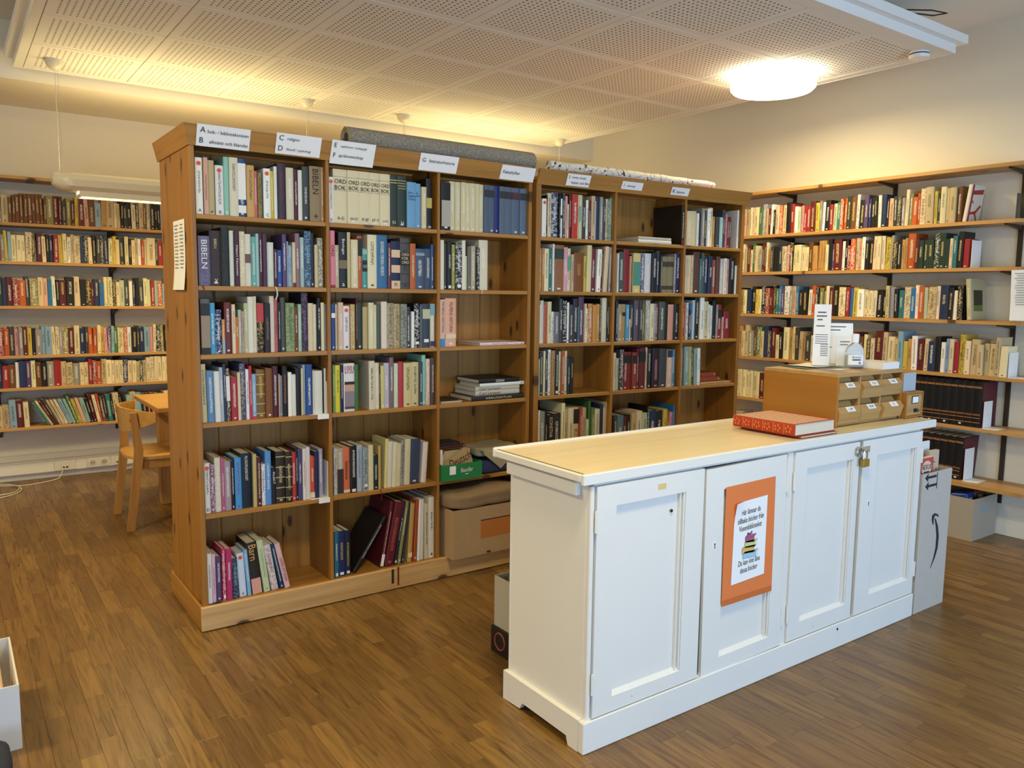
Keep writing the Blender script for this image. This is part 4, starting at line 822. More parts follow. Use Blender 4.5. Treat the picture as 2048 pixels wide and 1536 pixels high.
def row(T, a, b_, seq, h0, h1, lean=None, same=None):
    L = expand(seq); rg = random.Random(len(seq)*7+int(abs(h1)*1000)); ws = [(.55+.45*n)*rg.uniform(.8, 1.2) for c, n in L]; k = (b_-a)/sum(ws); x = a
    prevc = None; h = .2; i = 0
    for (c, n), w_ in zip(L, ws):
        w_ *= k
        if c != prevc or rg.random() < .5: h = rg.uniform(h0, h1)*(1.0 if n < 3 else 1.04)
        prevc = c; la = lean(i, len(L)) if lean else (rg.choice((0, 0, 0, 1.2, -1.0)))
        if la > 4: h *= 1.0
        bw = w_*math.cos(R(abs(la)))-.0006
        if la >= 0: M = T @ Matrix.Translation((x, rg.uniform(.004, .02), .0004)) @ Matrix.Rotation(-R(la), 4, 'Y')
        else: M = T @ Matrix.Translation((x+w_, rg.uniform(.004, .02), .0004)) @ Matrix.Rotation(-R(la), 4, 'Y') @ Matrix.Translation((-bw, 0, 0))
        stuff_book(M, bw, h, min(.19, h*.66), c); x += w_; i += 1
row(TR(RZ[1]), .02, 1.765, "C1 C1 C1 C1 J1 B2 C1 C1 C2 V1 X2 B1 M1 W1 K1 C2 O2 C2 K2 R2 W1 L1 I1 R1 R2 M2 Y2 G1 W1 K2 R2 L1 E1 O1 O1 Q2 H3 W1 K2 P1 N1 K1 K1 W1 N2 K1 J2 Q1 D1 G1 C1 Z1 O2 O1 C2 B3 Y1 Q1 C2 B1 B2 H2", .18, .235)
row(TR(RZ[2]), .02, 1.83, "C1 C1 C1 C1 C1 B1 M2 C1 V1 C1 C1 G1 M1 M1 C1 T1 D2 K3 N2 C2 I1 K2 C1 C3 C2 C2 H2 T1x5 C1 K2 P1 M4 W1 K1 R1 O2 C1 J1 W1 K2 K2 C2 C1 C2 Y2 G1 K2 K2 T1 T1 O3 M1 Q2x6 C1 E2 K2 R2", .17, .225)
row(TR(RZ[3]), .02, 1.82, "R1 W1 K1 T1 C1 N2 K2 Y1 C1 K2 R2 M1 K1 E1 U1 P1 W2 G1 J1 U1 K1 K2 W1 O1 K1 Z1 D1 C1 M1 K2 C2 R1 U1 Y2 W2 C1 C1 C1 K2 K1 B1 X1 K1 E1 C2 U1 W1 O2 L1 B2 C1 N3 K1 W1 K1", .18, .22)
row(TR(RZ[4]), .02, 2.10, "C1 K1 C1 T1 C1 B1 G2 H1 V2 B1 N2 N1 M2 C1 K1 C2 T1 C1 D1 B1 T1 D2 C2 C1 T1 B1 T1 H1 E1 N1 C1 M2 R1 D1 H1 C1 Q1 C1 M2 B1 C2 B1 S1 Y1 T1 W2 M2 C1 N2 K1 W1 S1 C1 R1 Y1 C1 B2 B1 B1 B2 B1 C2", .18, .25)
row(TR(RZ[5]), .02, .42, "C1x9 M2 M1", .20, .215)
row(TR(RZ[6]), .02, .9, "D2 K1 B2 G2 C2 H2 N2 C1 M2 D2 B1 C2 Q2 K2 B2 N1 C2 D2", .18, .24)
row(TL(LZ[1]), .20, 1.66, "C2 K1 B2 N1 C1 G1 B2 H1x10 Z2 M2 M1 D1 Z2 M1 Y1 M2 J1 H3 S2 T2 B3 C1 B1 K1 D1 K2 C1 K1 B1 D1 C1 K2 K1 K1 X1 K1 K2 M1 K1 C2 D1", .18, .225)
row(TL(LZ[2]), .20, 1.66, "K1 C2 R1 G1 N1 R1 G1 Y1 S1 C2 C2 C1 C2 D1 M2 C1 K1 N1 R2 Y1 C1 W1 B1 C2 N1 K1 C2 K1 D1 K1 N1 C1 Y1 C1 Q2 C1 K1 C1 B1 W1 O1 C1 C4 Q1 R2 C1 C1 K1 W1 N2 T1 C1", .19, .22)
row(TL(LZ[3]), .20, 1.66, "R1 C1 W1 K2 Q1 N1 M3 R2 O2 D1 Z3 C2 J1 U2 W1 K1 M2 K3 C2 K2 K2 M1 N2 U1 C1 C2 K1 C1 L2 D2 W1 N1 K1 D2 C1 L1 R1 A1 O2 S1 X1 D1 K1 C1 R1 Q1 W1", .18, .225)
row(TL(LZ[4]), .20, 1.66, "S1 C1 W1 O1 R3 O2 D2 I1 G1 M2 Y1 K1 G2 S1 S3 C1 C1 X1 Z2 M2 C2 N2 D1 O2 O1 C1 Y1 I1 P1 S1 V1 C2 O1 W2 K2 D1 N2 S2 I1 C1 K2 Z1 K1 U1 R1 Q2 C1 W1 K2 R1", .19, .22)
row(TL(LZ[5]), .20, 1.66, "W1 K1 C1 N2 R2 H2 W1 N2 P2 C2 H2 K2 G2 R3 B2 B2 G2 C1 C2 R1 R1 O2 B2 C2 C1 C1 C1 N2 C1 C1 B1 D1 B1 C1 C1 C2 C2 C1 C1 C1 K1 M1 K2 C2 H1", .165, .205)
for i_, sq_ in enumerate(('K1 C2 R1 N1 H1x5 G1 C1 B2 K1 M2', 'C1 W1 K1 N2 C1 C1 R1 B2 K1 K1 C1', 'M2 O1 C1 K1 U1 W1 C2 D1 K2 S1 C1', 'R1 C1 Y1 K1 S1 C2 M1 K1 O1 C1 C1', 'C1 C1 M1 N1 K2 B1 C2 H1 R1 C1 C1')): row(TL(LZ[i_+1]), -.25, .198, sq_, .175, .215)
row(TL(LZ[6]), -.2, .48, "C1 M1 K1 C2 G1 Y1 S1 M1 C1 R2 C1 B1 B1 S1 M2 C1", .165, .21, lambda i, n: 1.5)
row(TL(LZ[6]), .60, 1.13, "E1 C1 M1 D1 B1 C1 C1 S2 A1 V1 Y1 J2 A2 K1 M2 C1 O1 Q1 M1 E2 K1 C1 C1 K1", .19, .225, lambda i, n: max(6, 30-i*1.3))
row(TL(LZ[6]), 1.16, 1.75, "A1 C1 S1 K1 M1 R1 V1 Q1 C2 N1 K1 R1 W1 G1 X1 R1 M1", .19, .225, lambda i, n: 4)
# volumes of the encyclopedia (individuals)
TRe = lambda z: TR(z)
def side_poly(name, o, pts, mat, w_=.022): m = MBL(o); m.prism([(w_+.0002, y, z) for y, z in pts], (.0006, 0, 0)); return m.build_local(name, mat, o)
def enc(z, y0, n, w_, h, which):
    for k in range(n):
        la = 3 if which == 'lowest' else 0
        M = TR(z) @ Matrix.Translation((4.25-y0+k*(w_+.001), .004, .0004)) @ Matrix.Rotation(R(la), 4, 'Y')
        make_book(M, w_, h, .205, '#14161c', 'black encyclopedia volume, %s from the bookend on the %s wall shelf board' % (ORD[n-1-k], which), 'encyclopedia volumes on the long wall shelves', st=0.0,
                  opts=['b:.86:.88:#a8703c', 'b:.89:.9:#a8703c', 'b:.2:.215:#a8703c', 'b:.26:.30:#7a4c2c', 'b:.1:.115:#a8703c'])
        if k == n-1: side_poly('cover_board', BOOKS[-1], [(.012, .004), (.2, .004), (.2, h-.004), (.012, h-.004)], flat('maroon_board', '5a1c20', .6), w_)
enc(RZ[5], 2.80, 11, .047, .285, 'sixth'); enc(RZ[6], 2.66, 6, .047, .275, 'lowest')
def rb(y, z, h, dpt, label, s=1): bookend(TR(z), 4.25-y, 0, h, dpt, label, s)
rb(2.262, RZ[5], .165, .13, 'white bookend holding the encyclopedia on the sixth board of the wall shelves')
rb(2.352, RZ[6], .20, .14, 'white bookend holding the encyclopedia on the lowest board of the wall shelves')
rb(2.405, RZ[2], .17, .14, 'white bookend after the red book on the third board of the wall shelves')
rb(2.142, RZ[4], .15, .14, 'white bookend at the end of the fifth board of the wall shelves')
t = thing('bookend', 'bookend with dark plate at the end of the second board of the wall shelves', 'bookend', (5.25, 2.17, RZ[1]))
box('upright_plate', (5.20, 2.168, RZ[1]+.001), (5.25, 2.172, RZ[1]+.15), flat('dark_plate', '2c2c28', .4), t); box('foot_plate', (5.20, 2.14, RZ[1]+.0003), (5.30, 2.168, RZ[1]+.001), flat('dark_plate', '2c2c28', .4), t)
# wire loop bookend on the third board
t = thing('bookend', 'white wire loop bookend among the cream books on the third board', 'bookend', (5.17, 3.62, RZ[2]))
p0 = atX(1567, 540, 5.168); p1 = atX(1582, 540, 5.168)
pts = [(5.168, p0.y, RZ[2])] + [(5.168, p0.y+(p1.y-p0.y)*(.5-.5*math.cos(math.pi*k/8)), RZ[2]+.10+.04*math.sin(math.pi*k/8)) for k in range(9)] + [(5.168, p1.y, RZ[2])]
MB().tube(pts, .002, 6).build('wire_loop', white_m, t, True)
# books shown by their covers at the ends of the rows
M = TR(RZ[1]) @ Matrix.Translation((4.25-2.445, .0, .0004)) @ Matrix.Rotation(R(7), 4, 'Y') @ Matrix.Translation((-.022, 0, 0))
o = make_book(M, .022, .225, .165, '#dcd6c8', 'white book with red geometric cover leaning at the end of the second board', None, st=0.0)
redp = flat('cover_red', 'a3262a', .5)
for pts in ([(.008, .0), (.03, .0), (.03, .225), (.008, .225)], [(.03, .19), (.155, .205), (.155, .175), (.03, .165)], [(.03, .06), (.09, .07), (.14, .11), (.155, .10), (.1, .055), (.13, .012), (.118, .008), (.083, .05), (.03, .045)], [(.03, .12), (.055, .11), (.04, .135)]): side_poly('cover_shape', o, pts, redp)
M = TR(RZ[3]) @ Matrix.Translation((4.25-2.395, .0, .0004)) @ Matrix.Rotation(R(-5), 4, 'Y')
o = make_book(M, .028, .255, .185, '#b8b28a', 'pale green book with forest photograph cover at the end of the fourth board', None, st=.3)
side_poly('cover_photo', o, [(.035, .055), (.15, .055), (.15, .185), (.035, .185)], flat('forest_dark', '2a2e1c', .5, noise_amt=.6, scale=90), .028)
side_poly('cover_meadow', o, [(.036, .056), (.149, .056), (.149, .092), (.036, .09)], flat('meadow', '5f7434', .5, noise_amt=.2, scale=60), .0285)
listpaper('shelf_list', 'printed paper list hanging from the end of the third wall shelf board', (5.13, 2.03, 1.515), Vector((.10, -1, .02)).normalized(), Vector((0, .04, 1)).normalized(), .1, .148, 2, 14, .03)

# remaining books, past the number that can be told apart singly
me = bpy.data.meshes.new('shelved_books'); me.from_pydata(SV, [], SF); ul = me.uv_layers.new(name='spine'); ul.data.foreach_set('uv', SUV)
set_attrs(me, SB, SM, len(SV)); me.materials.append(book_m); me.materials.append(page_m); me.polygons.foreach_set('material_index', SMI)
tag(link(bpy.data.objects.new('shelved_books', me)), 'rows of mixed small books filling the wall shelves and the farther bookcase', 'books', kind='stuff')

# ------------------------------------------------------------------ things in the inner bay
t = thing('produce_crate', 'green cardboard produce crate with white lettering in the pine bookcase', 'crate', (2.165, 3.55, Z5S))
gm = flat('crate_green', '1f7a44', .55); a, b_, y0_, y1_ = 2.045, 2.285, 3.465, 3.685; z0_, z1_ = Z5S+.0005, Z5S+.085
box('front_wall', (a, y0_, z0_), (b_, y0_+.004, z1_), gm, t); box('back_wall', (a, y1_-.004, z0_), (b_, y1_, z1_), gm, t)
box('side_wall', (a, y0_+.004, z0_), (a+.004, y1_-.004, z1_), gm, t); box('side_wall', (b_-.004, y0_+.004, z0_), (b_, y1_-.004, z1_), gm, t); box('bottom', (a+.004, y0_+.004, z0_), (b_-.004, y1_-.004, z0_+.003), gm, t)
text('lettering', 'flourifor', (2.19, y0_-.0008, z0_+.05), X1, Z1, white_m, t, .075, .024, shear=.2); box('white_sticker', (2.085, y0_-.001, z0_+.032), (2.122, y0_, z0_+.076), paper_m, t)
box('printed_line', (2.18, y0_-.0008, z0_+.026), (2.20, y0_, z0_+.029), white_m, t)
T = Matrix.Translation((2.16, 3.492, Z5S+.03)) @ Matrix.Rotation(R(-12), 4, 'X')
t = thing('cardboard_sign', 'torn cardboard piece handwritten Deutsch standing in the green crate', 'sign', (2.16, 3.492, Z5S+.03))
poly = [(-.085, 0, .0), (.10, 0, -.01), (.085, 0, .085), (.055, 0, .13), (.045, 0, .132), (-.085, 0, .058)]
MB(T).prism(poly, (0, .004, 0)).build('card', card_m, t)
xa_ = T.to_3x3() @ Vector((.93, 0, .30)); ya_ = T.to_3x3() @ Vector((-.30, 0, .93))
text('handwriting', 'Deutsch', T @ Vector((.012, -.001, .07)), xa_, ya_, ink_m, t, .14, .042, shear=.25)
M = Matrix.Translation((2.052, 3.50, Z5S+.005)); make_book(M, .012, .155, .15, 'W', 'white book standing at the edge of the green crate', 'books in the green crate', st=.3)
M = Matrix.Translation((2.072, 3.53, Z5S+.005)); make_book(M, .02, .125, .14, '#c8a4a0', 'pink book standing in the green crate', 'books in the green crate', st=.3)
M = Matrix.Translation((2.098, 3.54, Z5S+.005)); make_book(M, .16, .14, .05, '#c4ac80', 'tan book standing crosswise in the green crate', 'books in the green crate', st=0.0)
flat_book(Matrix.Identity(4), 2.055, 2.215, 3.52, 3.67, Z5S+.1605, .014, '#4a2020', 'maroon book lying across the books of the green crate', 'books in the green crate')
flat_book(Matrix.Identity(4), 2.07, 2.20, 3.53, 3.66, Z5S+.175, .009, '#2a2a30', 'dark booklet lying on top of the green crate', 'books in the green crate')
t = thing('ceramic_plate', 'grey round dish standing on edge behind the green crate', 'dish', (2.10, 3.70, Z5S))
T = Matrix.Translation((2.10, 3.715, Z5S+.22)) @ Matrix.Rotation(R(80), 4, 'X'); m = MB(T); m.lathe((0, 0, 0), [(.02, -.004), (.045, .004), (.056, .02), (.054, .022), (.04, .008), (.015, .002)], 28); m.build('dish', flat('grey_stoneware', '847b68', .5, noise_amt=.1), t, True)
box('stand', (2.06, 3.69, Z5S+.0005), (2.14, 3.74, Z5S+.163), card_m, t)
linen = fabric('linen_beige', '8d8268', 'b8ac8c', 500); linen2 = fabric('linen_brown', '6e5a40', '93795a', 450); bluecloth = fabric('blue_cloth', '1f2740', '3a4668', 300)
def soft_slab(name, mat, a, b_, seed, amp=.008, fall=None, parent=None):
    """pillow-like folded cloth between corners a,b with wrinkles"""
    a, b_ = Vector(a), Vector(b_); c = (a+b_)/2; hd = (b_-a)/2; m = MB(); bmesh.ops.create_cube(m.bm, size=2)
    bmesh.ops.subdivide_edges(m.bm, edges=m.bm.edges[:], cuts=11, use_grid_fill=True)
    for v in m.bm.verts:
        p = v.co.copy(); k = (abs(p.x)**6+abs(p.y)**6+abs(p.z)**6)**(1/6); p /= max(k, 1e-6)
        q = Vector((p.x*hd.x, p.y*hd.y, p.z*hd.z)); n = noise.noise(Vector((q.x*9+seed, q.y*9, q.z*14)))*amp + noise.noise(Vector((q.x*25, q.y*25+seed, q.z*30)))*amp*.35
        q = q + Vector((p.x*.4, p.y*.8, p.z)).normalized()*n
        if fall: q.z += fall(q.x/hd.x, q.y/hd.y)
        q.z = max(q.z, -hd.z+.0005)
        v.co = c+q
    return m
o = soft_slab('', None, (2.296, 3.50, Z5S+.0005), (2.575, 3.735, Z5S+.075), 3, .006).build('folded_cloth', bluecloth, None, True, origin=(2.43, 3.62, Z5S)); tag(o, 'folded dark blue cloth beside the green crate', 'cloth')
m = soft_slab('', None, (2.30, 3.52, Z5S+.090), (2.570, 3.735, Z5S+.14), 8, .008)
def drape(u, v):
    x = 2.31+.22*u; k = max(0, (v-.3)/.7)
    if v < .3: return Vector((x, 3.54-.055*v/.3, Z5S+.13))
    return Vector((x, 3.485-.004*math.sin(u*6)**2, Z5S+.13-.105*k*(1-abs(u-.5)*1.7)))
m.sheet(drape, 10, 8)
o = m.build('folded_cloth', linen, None, True, origin=(2.42, 3.62, Z5S+.09)); tag(o, 'beige linen cloth with a hanging corner lying on the blue cloth', 'cloth')
# cardboard box with blanket at the foot of the inner bay
q = atZ(906, 1121, ZP+.001)
t = thing('cardboard_box', 'brown cardboard box pushed into the foot of the pine bookcase', 'box', (2.33, 3.55, ZP)); X0_, Y0_ = q.x, q.y
box('front_wall', (X0_, Y0_, ZP+.001), (2.585, Y0_+.005, .372), card_m, t); box('side_wall', (X0_, Y0_+.005, ZP+.001), (X0_+.005, 3.74, .372), card_m, t); box('side_wall', (2.58, Y0_+.005, ZP+.001), (2.585, 3.74, .372), card_m, t)
box('back_wall', (X0_+.005, 3.735, ZP+.001), (2.58, 3.74, .372), card_m, t); box('bottom', (X0_+.005, Y0_+.005, ZP+.001), (2.58, 3.735, ZP+.006), card_m, t)
box('orange_print', (X0_+.17, Y0_-.0006, .20), (2.584, Y0_, .295), flat('orange_print', 'b06a2a', .7), t); box('tape_line', (X0_+.17, Y0_-.0009, .296), (2.584, Y0_, .301), ink_m, t)
MB().lathe((X0_+.22, Y0_-.001, ZP+.012), [(.012, -.003), (.012, .003)], 12).build('hand_hole', ink_m, t)
o = soft_slab('', None, (2.062, Y0_-.012, .374), (2.570, 3.725, .462), 5, .012, lambda u, v: -.012*u*u+.006*math.sin(u*4)).build('wool_blanket', linen2, None, True, origin=(2.3, 3.55, .374)); tag(o, 'brown wool blanket folded on the box in the pine bookcase', 'blanket')

# ------------------------------------------------------------------ rolls on top of the bookcases
t = thing('rug_roll', 'rolled grey woven rug lying on top of the pine bookcase', 'rug', (2.15, 3.66, 2.155))
rugm = fabric('rug_grey', '6a6458', 'a09a8a', 120); ax0, ax1 = 1.60, 2.69
def spiral(r0, r1, t0, t1, n=46): return [((r0+(r1-r0)*k/n)*math.cos(t0+(t1-t0)*k/n), (r0+(r1-r0)*k/n)*math.sin(t0+(t1-t0)*k/n)) for k in range(n+1)]
sp = spiral(.026, .056, 0, 2*math.pi*3.2); rc = Vector((0, 3.62, 2.213))
def rugf(u, v): p = sp[int(round(v*46))]; return Vector((ax0+(ax1-ax0)*u, rc.y+p[0]*1.1, max(2.1595, rc.z+p[1]*.95)))
MB().sheet(rugf, 12, 46, .006).build('rolled_rug', rugm, t, True)
m = MB(); m.tube([(ax0-.002, rc.y+p[0]*1.1, max(2.158, rc.z+p[1]*.95)) for p in sp], .0022, 5); m.build('bound_edge', flat('rug_binding', 'a89c82', .9), t, True)
def fabric_pattern():
    m, nt, b = new_mat('patterned_fabric'); tc = N(nt, 'ShaderNodeTexCoord'); wv = N(nt, 'ShaderNodeTexNoise'); wv.inputs['Scale'].default_value = 9; wv.inputs['Detail'].default_value = 0; wv.inputs['Distortion'].default_value = 2
    nt.links.new(tc.outputs['Object'], wv.inputs['Vector'])
    l = mathn(nt, 'LESS_THAN', mathn(nt, 'ABSOLUTE', mathn(nt, 'SUBTRACT', wv.outputs['Fac'], .52)), .012)
    vo = N(nt, 'ShaderNodeTexVoronoi'); vo.inputs['Scale'].default_value = 22; nt.links.new(tc.outputs['Object'], vo.inputs['Vector']); d = mathn(nt, 'LESS_THAN', vo.outputs['Distance'], .16)
    nt.links.new(mixc(nt, mathn(nt, 'MAXIMUM', l, d), lin('d8d2c4'), lin('33281e')), b.inputs['Base Color']); b.inputs['Roughness'].default_value = .9; return m
m = MB(U2); pts = [(.10+1.28*k/20, .028+.004*math.sin(k*1.3), 2.157+.030+.002*math.sin(k*2.1)) for k in range(21)]
m.tube(pts, [.029-.010*(k/20)**2 for k in range(21)], 14)
o = m.build('fabric_roll', fabric_pattern(), None, True, origin=tuple(U2 @ Vector((.7, .03, 2.157)))); tag(o, 'roll of white fabric with dark pattern on top of the farther bookcase', 'fabric')

# ================================================================== THE COUNTER
kt = thing('counter', 'white painted wooden counter with four panelled doors and pale top', 'counter', (2.62, 2.05, 0))
KX0, KX1, KY0, KY1, KTOP = 1.604, 3.636, 1.827, 2.28, .929
bxk = lambda n, a, c, bv=.003, m=paint, p=kt: box(n, a, c, m, p, bv)
bxk('carcass', (1.622, 1.856, .10), (3.632, 2.262, .885))
bxk('back_panel', (1.622, 2.262, .06), (3.632, 2.275, .885))
# face frame around the doors
bxk('face_stile', (1.622, 1.837, .10), (1.639, 1.856, .885)); bxk('face_stile', (2.6305, 1.837, .10), (2.6665, 1.856, .885)); bxk('face_stile', (3.63, 1.837, .10), (3.642, 1.856, .885))
bxk('face_rail', (1.639, 1.842, .884), (3.63, 1.856, .90)); bxk('face_rail', (1.639, 1.842, .10), (3.63, 1.856, .112))
# plinth with cut-out feet on the end
bxk('plinth_front', (1.604, 1.827, .0005), (3.636, 1.8555, .109), .003)
poly = [(1.604, 1.856, .0005), (1.604, 1.905, .0005), (1.604, 1.915, .03), (1.604, 2.16, .032), (1.604, 2.175, .006), (1.604, 2.279, .0005), (1.604, 2.279, .109), (1.604, 1.856, .109)]
MB().prism(poly, (.018, 0, 0)).build('plinth_end', paint, kt)
bxk('plinth_end', (3.618, 1.856, .0005), (3.636, 2.279, .109)); bxk('plinth_back', (1.622, 2.262, .0005), (3.618, 2.279, .06))
# top slab: laminate in a white rim
bxk('top_slab', (1.60, 1.845, .9), (3.72, 2.318, .9275), 0, laminate)
bxk('top_edge_front', (1.583, 1.827, .893), (3.738, 1.845, .9285), .003); bxk('top_edge_back', (1.583, 2.318, .897), (3.738, 2.336, .934), .005)
bxk('top_edge_end', (1.583, 1.845, .9), (1.60, 2.318, .9275), .004); bxk('top_edge_end', (3.72, 1.845, .893), (3.738, 2.318, .9275), .004)
box('worn_strip', (1.592, 1.8455, .9276), (1.5985, 2.317, .9283), flat('worn_edge', '6a5a48', .8), kt)
bxk('side_batten', (1.600, 1.885, .848), (1.6215, 2.27, .893), .003)
def door(x0, x1, px0, px1, pz0, pz1, hinge, label, ajar=0):
    hx = x0 if hinge == 'l' else x1
    t = bpy.data.objects.new('door', None); t.empty_display_size = .05; link(t, kt); t.matrix_basis = wmat(kt).inverted() @ Matrix.Translation((hx, 1.846, .11)); t['label'] = label
    z0, z1 = .113, .883; y0, y1 = 1.832, 1.852; s = MB()
    for n, a, c in (('stile', (x0, y0, z0), (px0, y1, z1)), ('stile', (px1, y0, z0), (x1, y1, z1)), ('rail', (px0, y0, pz1), (px1, y1, z1)), ('rail', (px0, y0, z0), (px1, y1, pz0))): box(n, a, c, paint, t, 0)
    box('panel', (px0-.001, y0+.014, pz0-.001), (px1+.001, y1-.001, pz1+.001), paint, t)
    box('bead', (px1-.024, y0+.003, pz0+.001), (px1-.018, y0+.014, pz1-.001), paint, t, .001); box('bead', (px1-.008, y0+.002, pz0+.001), (px1-.001, y0+.014, pz1-.001), paint, t, .001)
    m = MB(); m.prism([(px0, y0+.0005, pz0), (px0, y0+.014, pz0), (px0, y0+.014, pz0+.014)], (px1-px0, 0, 0)); m.build('bead', paint, t)
    for zz in (.77, .23):
        xh = x0-.004 if hinge == 'l' else x1+.004
        MB().tube([(xh, 1.8305, zz-.035), (xh, 1.8305, zz+.035)], .005, 8).build('hinge', paint, t, True)
    if ajar: t.matrix_basis = t.matrix_basis @ Matrix.Rotation(ajar, 4, 'Y')
    return t
def keyhole(d, x, z, dark=True):
    m = MB(); m.prism([(x+.011*math.cos(a), 1.8312, z+.017*math.sin(a)) for a in [2*math.pi*k/18 for k in range(18)]], (0, .002, 0)); e = m.build('escutcheon', white_m, d)
    m = MB(); m.prism([(x+.0035*math.cos(a), 1.8305, z+.006+.0035*math.sin(a)) for a in [R(-60)+R(300)*k/10 for k in range(11)]] + [(x-.002, 1.8305, z-.010), (x+.002, 1.8305, z-.010)][::1], (0, .0012, 0)); m.build('key_slot', ink_m, e)
d1 = door(1.644, 2.145, 1.728, 2.052, .165, .812, 'l', 'door beside the counter end with a bare panel')
d2 = door(2.166, 2.627, 2.262, 2.552, .165, .80, 'r', 'door carrying the orange notice, sagging slightly from the frame', -.014)
d3 = door(2.670, 3.118, 2.750, 3.075, .18, .813, 'l', 'door left of the padlock with a bare panel')
d4 = door(3.142, 3.627, 3.255, 3.585, .185, .811, 'r', 'door by the tall shipping box with a bare panel')
box('gap_shade_strip', (2.1625, 1.8525, .865), (2.62, 1.8558, .8838), ink_m, kt); box('gap_shade_strip', (2.1485, 1.843, .12), (2.1625, 1.8555, .88), ink_m, kt); box('gap_shade_strip', (3.1225, 1.843, .12), (3.1375, 1.8555, .88), ink_m, kt)  # black strips set in the door gaps, standing in for their shade
keyhole(d2, 2.213, .592); keyhole(d4, 3.208, .602)
m = MB(); m.prism([(1.993+.006*math.cos(a), 1.840, .752+.006*math.sin(a)) for a in [2*math.pi*k/12 for k in range(12)]], (0, .002, 0)); m.build('drill_hole', ink_m, d1)
box('tape_scrap', (1.915, 1.8312, .838), (1.953, 1.832, .857), flat('yellow_tape', 'd8c078', .6), d1)
m = MB(); m.prism([(3.02+.006*math.cos(a), 1.8262, .085+.006*math.sin(a)) for a in [2*math.pi*k/10 for k in range(10)]], (0, .0012, 0)); m.build('drill_hole', ink_m, kt)
for sx, sz, L, an in ((1.62, .60, .0, 0), ): pass
# padlock and hasp
hx = 3.13; hz = .845
t = thing('padlock', 'small brass padlock on a steel hasp joining two counter doors', 'padlock', (hx, 1.82, hz-.05))
box('hasp_plate', (hx+.012, 1.8285, hz-.012), (hx+.06, 1.8318, hz+.014), chrome, t, .001); box('hasp_plate', (hx-.05, 1.8285, hz-.012), (hx-.012, 1.8318, hz+.012), chrome, t, .001)
MB().tube([(hx-.03+.018*math.cos(a), 1.822, hz-.002+.018*math.sin(a)) for a in [2*math.pi*k/14 for k in range(15)]], .0045, 7).build('hasp_ring', chrome, t, True)
MB().tube([(hx-.018, 1.812, hz-.035), (hx-.018, 1.812, hz-.012), (hx-.009, 1.812, hz-.001), (hx+.004, 1.812, hz-.001), (hx+.012, 1.812, hz-.012), (hx+.012, 1.812, hz-.035)], .0035, 8).build('shackle', chrome, t, True)
box('lock_body', (hx-.026, 1.803, hz-.067), (hx+.02, 1.821, hz-.033), brass, t, .003)
for k in range(3): MB().tube([(hx+.03+.01*k, 1.828, hz-.006), (hx+.03+.01*k, 1.8265, hz-.006)], .003, 8).build('screw_head', chrome, t)
# notice on the second door
t = thing('door_notice', 'orange sheet with white notice about returning books on the counter door', 'notice', (2.41, 1.829, .57))
om = flat('orange_paper', 'df7a3a', .7)
MB().prism([(2.262, 1.8302, .80), (2.262, 1.8302, .352), (2.556, 1.8302, .362), (2.548, 1.8302, .806)], (0, .0006, 0)).build('backing_sheet', om, t)
box('tape_edge', (2.263, 1.8296, .352), (2.555, 1.8302, .375), flat('orange_tape', 'c9692c', .5), t)
MB().sheet(lambda u, v: Vector((2.31+.192*u+.004*v*(1-u), 1.8296-.012*max(0, v-.8)*5*max(0, .3-u)*3-.0006, .424+.012*u*0+.308*v+.008*u)), 10, 12, .0004).build('white_sheet', paper_m, t, True)
for s_, z, w_ in (('Här lämnar du', .688, .11), ('tillbaka böcker från', .658, .15), ('Vuxenbiblioteket', .628, .13), ('Du kan inte låna', .495, .125), ('dessa böcker', .466, .10)):
    text('lettering', s_, (2.408, 1.8282, z+.006), Vector((1, 0, .04)), Z1, ink_m, t, w_, .021, shear=.12)
def poly2(name, pts, col, dz=0): m = MB(); m.prism([(2.408+x, 1.8283-dz, .557+z) for x, z in pts], (0, .0003, 0)); m.build(name, flat('clip_'+col, col, .7), t)
for k, (dx, z, hgt, c, wd) in enumerate(((.005, -.042, .018, '9cc4d8', .085), (-.004, -.024, .02, 'd8b46a', .08), (.006, -.002, .018, 'c8cf84', .07), (.003, .018, .02, 'a05a78', .062))):
    poly2('drawn_book', [(dx-wd/2-.001, z-.001), (dx+wd/2-.009, z-.005), (dx+wd/2+.003, z+.005), (dx+wd/2+.003, z+hgt+.006), (dx-wd/2+.01, z+hgt+.008), (dx-wd/2-.001, z+hgt+.001)], '1c1a18')
    poly2('drawn_book', [(dx-wd/2, z), (dx+wd/2-.01, z-.004), (dx+wd/2-.01, z+hgt-.004), (dx-wd/2, z+hgt)], c, .0004); poly2('drawn_pages', [(dx+wd/2-.009, z-.003), (dx+wd/2+.002, z+.006), (dx+wd/2+.002, z+hgt+.004), (dx+wd/2-.009, z+hgt-.004)], 'efeadb', .0004)
    poly2('drawn_cover', [(dx-wd/2, z+hgt+.001), (dx+wd/2-.01, z+hgt-.003), (dx+wd/2+.002, z+hgt+.005), (dx-wd/2+.01, z+hgt+.007)], c, .0004)
poly2('drawn_strap', [(-.02, .046), (-.015, .056), (.0, .05), (.008, .06), (.012, .05), (.0, .045)], '7a3a58', .0004)

